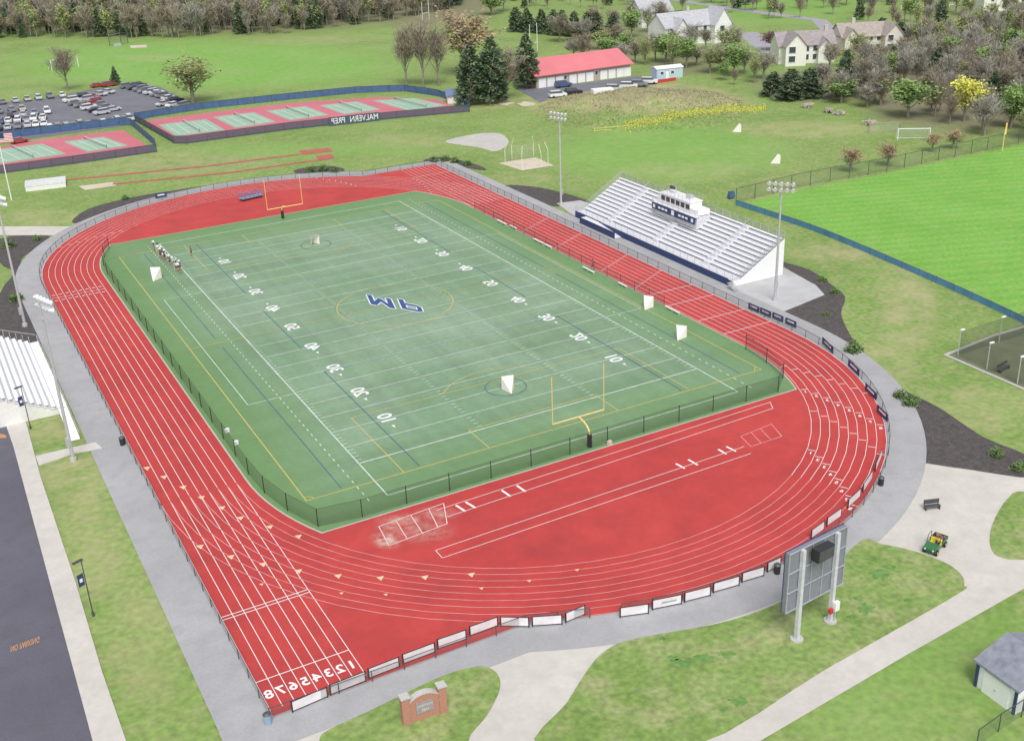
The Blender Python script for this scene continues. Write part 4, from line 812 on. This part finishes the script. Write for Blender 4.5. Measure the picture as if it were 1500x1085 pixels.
for px,py,l in ((281,376,'person in navy standing alone right of the line of players'),(868,396,'person in black standing by the right sideline benches')):
    t=thing('person',l,'person',G3(px,py,.12),1.); put('body',BD,t); put('shirt',shn if px<500 else shb,t); put('shorts',sob,t); put('hair',hr_,t)
# ------------------------------------------------------------ utility cart
UP=G(1369,804); ang=PI+.35
U=thing('utility_cart','green utility cart with open cargo bed driven across the plaza','utility cart',UP+(.04,),ang)
GRN=mat('cart_green',(.04,.17,.06),.4,.08)
MB().side([(.3,.45),(1.45,.42),(1.55,.75),(1.1,.95),(.55,1.0),(.3,.8)],1.2).box((.0,0,.42),(2.7,1.15,.15)).build('body',GRN,U)
bd=MB()
for c_,d_ in (((-.85,0,.68),(1.2,1.3,.06)),((-.85,-.65,.85),(1.2,.06,.32)),((-.85,.65,.85),(1.2,.06,.32)),((-1.44,0,.85),(.06,1.3,.32)),((-.26,0,.85),(.06,1.3,.32))): bd.box(c_,d_)
bd.build('cargo_bed',GRN,U)
for x in (-.95,1.05):
    for y in (-.6,.6):
        w_=MB().tube((x,y-.12,.3),(x,y+.12,.3),.31,n=12).build('wheel',TYRE,U); MB().tube((x,y-.13,.3),(x,y+.13,.3),.14,n=8).build('rim',YEL,w_)
for y in (-.3,.3): MB().box((.0,y,.62),(.5,.5,.14)).box((-.22,y,.9),(.12,.5,.5)).build('seat',mat('seat_yellow',(.75,.6,.05)),U)
MB().tube((.55,.3,.85),(.38,.3,1.12),.03).build('steering_column',DARKM,U); MB().path([(.36,.3+.17*math.cos(a),1.12+.17*math.sin(a)) for a in np.linspace(0,2*PI,10)],.02,5).build('steering_wheel',BLACK,U)
for y in (-.4,.4): MB().tube((1.52,y,.68),(1.58,y,.68),.09,n=8).build('headlight',WHITE,U)
for y in (-.6,.6): MB().path([(-.3,y,.9),(-.3,y,1.75),(.45,y,1.7),(.75,y,.95)],.03,5).build('roll_bar',BLACK,U)
t=thing('cargo_bundle','reddish brown load lying in the cart cargo bed','load',UP+(0,),ang)
mb=MB()
for i in range(9): mb.box((-.85+random.uniform(-.4,.4),random.uniform(-.4,.4),.86+random.uniform(0,.12)),(.35,.3,.22),random.random()*3)
mb.build('load',mat('load_brown',(.32,.15,.11)),t)
B3,SH3,SO3=person_meshes(True,.6)
t=thing('person','driver in yellow top sitting at the wheel of the green cart','person',(0,0,0))
lx,ly=-.02,.3; t.location=(UP[0]+lx*math.cos(ang)-ly*math.sin(ang),UP[1]+lx*math.sin(ang)+ly*math.cos(ang),-.12); t.rotation_euler=(0,0,ang-PI/2)
put('body',B3,t); put('shirt',SH3(mat('shirt_yellow',(.8,.7,.04))),t); put('shorts',SO3(NAVY),t); put('hair',hr_,t)
# ------------------------------------------------------------ trees
TM={}
def lm(n,c):
    TM[n]=mat(n,c,.9,.25,.35); return TM[n]
BARK=mat('bark',(.27,.24,.20),.95,.2,2.)
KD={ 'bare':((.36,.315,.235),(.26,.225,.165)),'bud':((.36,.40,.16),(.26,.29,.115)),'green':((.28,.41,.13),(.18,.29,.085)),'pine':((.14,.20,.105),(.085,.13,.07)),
 'rust':((.46,.34,.21),(.36,.26,.165)),'yellow':((.80,.77,.14),(.62,.62,.14)),'purple':((.22,.10,.12),(.15,.07,.085)),'bush':((.18,.27,.09),(.10,.17,.055)),'grey':((.40,.375,.315),(.30,.28,.235))}  # foliage tones lifted paler, painting distance haze into the colour
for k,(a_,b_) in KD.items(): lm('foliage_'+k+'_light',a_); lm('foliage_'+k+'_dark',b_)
def tubeq(p,q,r1,r2,n=4):
    p=np.array(p,float);q=np.array(q,float);d=q-p;d/=np.linalg.norm(d)+1e-9; a=np.cross(d,[.3,.5,.8]);a/=np.linalg.norm(a);b=np.cross(d,a)
    th=np.arange(n)*2*PI/n; c=np.outer(np.cos(th),a)+np.outer(np.sin(th),b); V=np.concatenate([p+c*r1,q+c*r2]); i=np.arange(n)
    return V,np.stack([i,(i+1)%n,n+(i+1)%n,n+i],-1)
def joinq(l):
    V=[];Fq=[];o=0
    for v,f in l: V.append(v);Fq.append(f+o);o+=len(v)
    return np.concatenate(V),np.concatenate(Fq)
def leaves(cent,size,el,rg,axis=None):
    n=len(cent); d=rg.normal(size=(n,3)) if axis is None else axis+rg.normal(size=(n,3))*.35
    d/=np.linalg.norm(d,axis=1)[:,None]+1e-9; e=np.cross(d,rg.normal(size=(n,3))); e/=np.linalg.norm(e,axis=1)[:,None]+1e-9
    s=size*rg.uniform(.6,1.4,(n,1)); A=d*s*el; B=e*s/el
    V=np.stack([cent-A,cent+B,cent+A,cent-B],1).reshape(-1,3); return V,np.arange(n*4).reshape(-1,4)
def kit(kind,seed,q=1.):
    rg=np.random.default_rng(seed); tr=[]
    if kind=='pine':
        tr.append(tubeq((0,0,0),(0,0,9.5),.22,.04)); n=int(1900*q); h=1-rg.uniform(0,1,n)**.55; z=.8+h*9.0
        th=rg.uniform(0,2*PI,n); lob=.68+.32*np.sin(th*3+z*1.3+seed)*np.sin(z*2.1+seed*1.7+th)
        r=3.0*(1-h)**.55*lob*rg.uniform(.3,1.15,n)**.5
        c=np.stack([r*np.cos(th),r*np.sin(th),z-r*.05],-1); ax=np.stack([np.cos(th),np.sin(th),.1*np.ones(n)],-1)
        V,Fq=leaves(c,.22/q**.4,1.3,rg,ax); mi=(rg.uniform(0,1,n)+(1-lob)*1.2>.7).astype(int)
    elif kind=='bush':
        n=int(520*q); tr.append(tubeq((0,0,0),(0,0,3),.25,.1)); c=rg.normal(size=(n,3)); c/=np.linalg.norm(c,axis=1)[:,None]; c*=rg.uniform(.5,1.08,(n,1)); c[:,2]=np.abs(c[:,2])
        c*=1+.25*np.sin(c[:,:1]*5+seed)*np.cos(c[:,1:2]*4); c=c*np.array([3.4,3.4,9.]); V,Fq=leaves(c,.5,1.1,rg); mi=(rg.uniform(0,1,n)>.5).astype(int)
    else:
        full=kind in('green','purple','yellow'); thin=kind in('bare','grey'); th0=2.0
        tr.append(tubeq((0,0,0),(.1,0,th0+1.5),.20,.15,5)); tr.append(tubeq((.1,0,th0+1.5),(-.1,.1,8.8),.15,.03)); tips=[]
        nl=14
        for i in range(nl):
            a=i*2.4+rg.uniform(-.4,.4); z=th0+(i/nl)*4.8; L_=rg.uniform(1.8,3.4)*(1-.5*i/nl); up=rg.uniform(.9,1.6); p=np.array([0,0,z]); q_=p+np.array([math.cos(a)*L_*.66,math.sin(a)*L_*.66,L_*up])
            tr.append(tubeq(p,q_,.08,.03,3)); tips.append((p,q_))
            for j in range(6):
                u=rg.uniform(.3,1.); s_=p+(q_-p)*u; e_=s_+rg.normal(size=3)*np.array([.7,.7,.3])+np.array([0,0,1.4]); tr.append(tubeq(s_,e_,.03,.012,3)); tips.append((s_,e_)); tips.append((s_,e_))
        n=int((1900 if full else 1650)*q); k=rg.integers(0,len(tips),n); u=rg.uniform(.3,1.25,n)[:,None]
        P0=np.array([t_[0] for t_ in tips])[k];P1=np.array([t_[1] for t_ in tips])[k]; c=P0+(P1-P0)*u+rg.normal(size=(n,3))*(.30 if not full else .42)
        ax=(P1-P0); ax/=np.linalg.norm(ax,axis=1)[:,None]
        if thin: V,Fq=leaves(c,.14/q**.5,4.2,rg,ax)
        elif kind in ('bud','rust'): V,Fq=leaves(c,.125/q**.5,1.5,rg)
        else: V,Fq=leaves(c,.18/q**.5,1.2,rg)
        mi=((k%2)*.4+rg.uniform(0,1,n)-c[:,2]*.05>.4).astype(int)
    T,TF=joinq(tr); s=10/max(V[:,2].max(),1); V=V*np.array([1,1,s]); T=T*np.array([1,1,s])
    return T,TF,V,Fq,mi
KITS={}
def km(kind,var):
    k=(kind,var)
    if k not in KITS:
        T,TF,V,Fq,mi=kit(kind,var*17+len(kind)); w_=np.percentile(np.hypot(V[:,0],V[:,1]),95)
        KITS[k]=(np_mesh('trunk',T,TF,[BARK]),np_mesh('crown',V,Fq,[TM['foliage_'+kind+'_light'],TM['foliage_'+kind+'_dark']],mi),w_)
    return KITS[k]
NMK={'bare':'bare_tree','grey':'bare_tree','bud':'budding_tree','green':'leafy_tree','pine':'pine_tree','rust':'budding_tree','yellow':'flowering_tree','purple':'purple_tree','bush':'bush'}
def tree(kind,px,py,top,w,label,group=None):
    x,y=G(px,py); h=H(px,py,top); t_,c_,w_=km(kind,random.randrange(4)); s=(w/2/S(px,py))/w_
    t=thing(NMK[kind],label,'bush' if kind=='bush' else 'tree',(x,y,float(ground_z(np.array(x),np.array(y)))-.05),random.uniform(0,6.28),group); t.scale=(s,s,h/10)
    put('trunk',t_,t); put('crown',c_,t); return t
for a in [('bud',283,152,70,80,'big round budding tree between the car park and tennis courts'),('pine',170,125,96,14,'small dark cone shaped conifer behind the far car park'),
 ('bare',596,126,28,40,'tall bare tree left of two others behind the tennis courts'),('bare',620,128,18,46,'tallest bare tree in the row behind the tennis courts'),('bare',643,126,30,40,'bare tree right of the tallest one behind the tennis courts'),
 ('rust',684,110,8,86,'broad orange brown budding tree behind the dark pines'),('pine',691,152,62,52,'dark pine left of pair beside the small shed'),('pine',722,150,52,52,'dark pine right of pair beside the small shed'),('bare',742,146,60,50,'bare tree right of the two dark pines'),('pine',772,128,46,42,'dark pine next to the left end of the barn'),('bare',100,133,62,40,'thin bare tree beside the white goal frame at left'),
 ('rust',1246,252,212,38,'small bronze tree in front of the outfield fence, left one'),('rust',1300,243,204,34,'small bronze tree in front of the outfield fence, right one'),('rust',1366,222,193,30,'small orange budding tree beside the white soccer goal'),('rust',1396,218,186,30,'small orange budding tree right of the soccer goal'),
 ('purple',1131,74,44,34,'dark purple leaved tree left of the white house'),('yellow',1412,178,108,46,'bright yellow flowering tree in the right hand woods'),('green',1330,172,112,66,'pale green leafing tree in the right hand woods'),
 ('pine',1132,140,104,38,'green pine left of group at the edge of the right woods'),('pine',1158,146,100,46,'green pine in middle of group at the edge of the right woods'),('pine',1184,143,98,44,'green pine right of group at the edge of the right woods'),
 ('pine',1290,62,24,38,'dark evergreen behind the beige house, left'),('pine',1318,68,30,36,'dark evergreen behind the beige house, right'),('green',1060,118,88,20,'small green tree at the edge of lawn below the white house'),('bare',1076,125,98,14,'thin young tree at the upper edge of the practice field')]: tree(*a)
for i in range(9): tree('pine',758+i*17+random.uniform(-4,4),46+i*1.5,10+i,26,'dark evergreen in the row along the top edge of far field','evergreens along the far field')
TL_={'green':'pale green tree','bare':'bare brown tree','bud':'yellowish budding tree','grey':'bare grey tree'}
for px,py,k in ((720,22,'green'),(738,18,'green'),(855,92,'bare'),(840,84,'grey'),(880,72,'bud'),(900,66,'bare'),(915,78,'green'),(930,92,'bare'),(945,95,'bud'),(960,90,'grey'),(985,98,'bud'),(1005,100,'green'),(1020,96,'grey'),(1040,108,'bud'),(1055,104,'bare'),(1075,112,'green'),(1090,108,'grey'),(925,55,'green'),(900,48,'bare'),(1000,84,'grey'),(1075,78,'grey'),(860,62,'grey'),(958,62,'bud'),(1105,122,'bud'),(870,50,'bare'),(890,84,'green'),(1048,92,'grey'),(1062,88,'bud'),(975,92,'green'),(1118,116,'grey'),(910,96,'grey'),(1085,96,'bud'),(840,60,'grey'),(820,62,'bare'),(985,76,'bare'),(1012,74,'grey'),(1034,72,'bare'),(948,48,'grey'),(968,46,'bare'),(932,38,'bare'),(1240,98,'bare'),(1256,94,'bud'),(1275,96,'bare'),(1215,104,'bare')):
    tree(k,px,py,py-random.uniform(30,52),random.uniform(24,40),TL_[k]+' in the belt around the barn and the white houses','trees around the barn and houses')
def inpoly(x,y,P):
    c=False;n=len(P)
    for i in range(n):
        x1_,y1_=P[i];x2_,y2_=P[i-1]
        if (y1_>y)!=(y2_>y) and x<(x2_-x1_)*(y-y1_)/(y2_-y1_)+x1_: c=not c
    return c
HS=[(1135,60,1228,118),(1226,50,1318,104),(965,40,1070,84),(935,20,990,54),(1395,140,1435,200),(1300,135,1360,185)]
WR=[(1190,150),(1222,105),(1320,98),(1330,70),(1420,52),(1500,40),(1600,40),(1600,190),(1500,205),(1440,200),(1385,193),(1300,172),(1250,165)]
def scatter(poly,sp,seed):
    rg=random.Random(seed); W_=GP(poly); x0,x1=min(p[0] for p in W_),max(p[0] for p in W_); y0,y1=min(p[1] for p in W_),max(p[1] for p in W_); out=[]
    nn=int((x1-x0)*(y1-y0)/sp**2)
    for _ in range(nn):
        x,y=rg.uniform(x0,x1),rg.uniform(y0,y1); u,v,z=PX(x,y,0.)
        if z>10 and inpoly(x,y,W_) and not any(a<u<c and b<v<d for a,b,c,d in HS): out.append((x,y,u,v))
    return out
pr=sorted(scatter(WR,5.6,3),key=lambda p:-p[3])
LB={'bare':'bare brown tree in the woods along the right side','grey':'bare grey tree in the woods along the right side','bud':'budding yellow green tree in the right side woods','green':'pale green tree in the right side woods','rust':'orange brown tree in the right side woods','pine':'dark evergreen in the right side woods'}
kk=['bare','bare','grey','bud','bare','bare','grey','green','rust','bare','grey','bare','grey','pine','bud']
for x,y,u,v in pr[:170]:
    k=random.choice(kk); t_,c_,w_=km(k,random.randrange(4)); h=random.uniform(6,13)*(.75 if k=='rust' else 1); s=random.uniform(2.1,3.7)/w_
    t=thing(NMK[k],LB[k],'tree',(x,y,-.05),random.uniform(0,6.28),'trees of the right hand woods'); t.scale=(s,s,h/10); put('trunk',t_,t); put('crown',c_,t)
FM=[BARK]+[TM['foliage_'+k+'_'+s] for k in ('bare','grey','bud','green','pine','rust') for s in ('light','dark')]
FI={k:1+2*i for i,k in enumerate(('bare','grey','bud','green','pine','rust'))}
LK={k:[kit(k,s_*5+3,.30) for s_ in range(4)] for k in FI}
def wood(name,label,pts,kinds,hr):
    Vs=[];Fs=[];Ms=[];o=0
    for x,y,u,v in pts:
        k=random.choice(kinds); T,TF,V_,F_,mi=LK[k][random.randrange(4)]; h=random.uniform(*hr)/10; s=random.uniform(.7,1.1)*h; a=random.uniform(0,6.28); ca,sa=math.cos(a),math.sin(a)
        R=np.array([[ca*s,-sa*s,0],[sa*s,ca*s,0],[0,0,h]])
        for A_,B_,M_ in ((T,TF,np.zeros(len(TF),int)),(V_,F_,mi+FI[k])):
            Vs.append(A_@R.T+np.array([x,y,0])); Fs.append(B_+o); Ms.append(M_); o+=len(A_)
    ob=put(name,np_mesh(name,np.concatenate(Vs),np.concatenate(Fs),FM,np.concatenate(Ms)))
    tag(ob,label,'woods',kind='stuff')
wood('far_woods','brown leafless woods filling the top left edge behind the green field',scatter([(-80,57),(120,56),(260,57),(420,50),(560,33),(660,15),(700,-10),(730,-35),(-80,-45)],4.9,1),['bare','bare','grey','bare','bare','bud','bare','pine','grey','bare','bare','bare','grey','bud','bud','bare','pine'],(8,15.5))
wood('side_woods','leafless grey brown woods at the right behind the front trees',pr[170:],['bare','grey','grey','bud','bare','bud','bare'],(7,12))
wood('suburb_woods','scattered trees between lawns along the top right edge',scatter([(700,8),(820,16),(960,18),(1050,22),(1130,30),(1200,28),(1330,48),(1500,44),(1600,30),(1600,-55),(690,-45)],10.5,5),['bare','grey','green','bud','grey','bare','pine','bare','bud'],(7,11))
for px,py,w_,l in ((455,252,16,'low dark bush left in row by the far bend'),(474,250,16,'low dark bush middle in row by the far bend'),(491,252,15,'low dark bush right in row by the far bend'),(636,237,14,'dark bush behind the far corner, first'),(652,236,15,'dark bush behind the far corner, second'),(667,238,15,'dark bush behind the far corner, third'),(684,242,14,'dark bush behind the far corner, fourth'),(184,292,12,'low bush in the mulch of the far left bend'),
 (1250,515,26,'round bush at the tip of mulch right of track'),(1318,582,20,'green bush at the top end of lower right mulch'),(1334,592,26,'large green bush in the lower right mulch'),(1460,668,22,'green bush near right end of the lower right mulch'),(1492,688,24,'green bush at the right edge of the picture'),(1222,430,14,'small bush in the mulch right of the grandstand'),(1210,462,12,'tiny bush low in the mulch right of grandstand'),(12,362,20,'bush at far left edge near the entry path'),(25,440,22,'bush in the left mulch bed beside floodlight'),(1205,412,14,'small bush at the top of mulch right of the grandstand'),(55,352,14,'low bush in the mulch beside the entry path')):
    tree('bush',px,py,py-w_*.62,w_,l)
n=6500; u=rng.uniform(0,1,n); bx=np.interp(u,[0,.4,.7,1],[915,1010,1060,1122]); by=np.interp(u,[0,.4,.7,1],[189,177,167,158])+rng.normal(0,2.2,n)
cc=np.array([G(a_,b_) for a_,b_ in zip(bx,by)]); cz=ground_z(cc[:,0],cc[:,1])+.1; V_,F_=leaves(np.stack([cc[:,0],cc[:,1],cz],-1),.13,1.,rng)
o=put('wild_flowers',np_mesh('wild_flowers',V_,F_,[mat('petal_yellow',(.58,.60,.12),.9,.2)])); tag(o,'band of yellow green wild flowers along the foot of the mound','flowers',kind='stuff')
n=6000; th=rng.uniform(0,2*PI,n); rr=np.sqrt(rng.uniform(0,1,n)); cc=mc+np.outer(rr*np.cos(th)*ml*.95,ma)+np.outer(rr*np.sin(th)*mw*.95,mn); V_,F_=leaves(np.stack([cc[:,0],cc[:,1],ground_z(cc[:,0],cc[:,1])+.1],-1),.17,1.4,rng)
o=put('rough_grass',np_mesh('rough_grass',V_,F_,[mat('rough_grass',(.34,.31,.18),.9,.3,.2)])); tag(o,'tufts of rough dry grass over the mound','grass',kind='stuff')
# ------------------------------------------------------------ light
w=bpy.data.worlds.new('World'); bpy.context.scene.world=w; w.use_nodes=True; nt=w.node_tree; bg=nt.nodes['Background']
sk=nt.nodes.new('ShaderNodeTexSky'); sk.sky_type='NISHITA'; sk.sun_disc=False; sk.sun_elevation=math.radians(55); sk.sun_rotation=math.radians(200)
hs=nt.nodes.new('ShaderNodeHueSaturation'); hs.inputs['Saturation'].default_value=.25; nt.links.new(sk.outputs[0],hs.inputs['Color']); nt.links.new(hs.outputs[0],bg.inputs[0]); bg.inputs[1].default_value=.15
sl=bpy.data.lights.new('sun','SUN'); sl.energy=2.7; sl.angle=math.radians(30); sl.color=(1,.975,.94); so=bpy.data.objects.new('sun',sl); C.objects.link(so)
az=math.radians(200); el=math.radians(55); d=Vector((math.sin(az)*math.cos(el),math.cos(az)*math.cos(el),math.sin(el))); so.rotation_euler=d.to_track_quat('Z','Y').to_euler()
sc=bpy.context.scene; sc.view_settings.view_transform='Standard'; sc.view_settings.look='None'; sc.view_settings.exposure=0
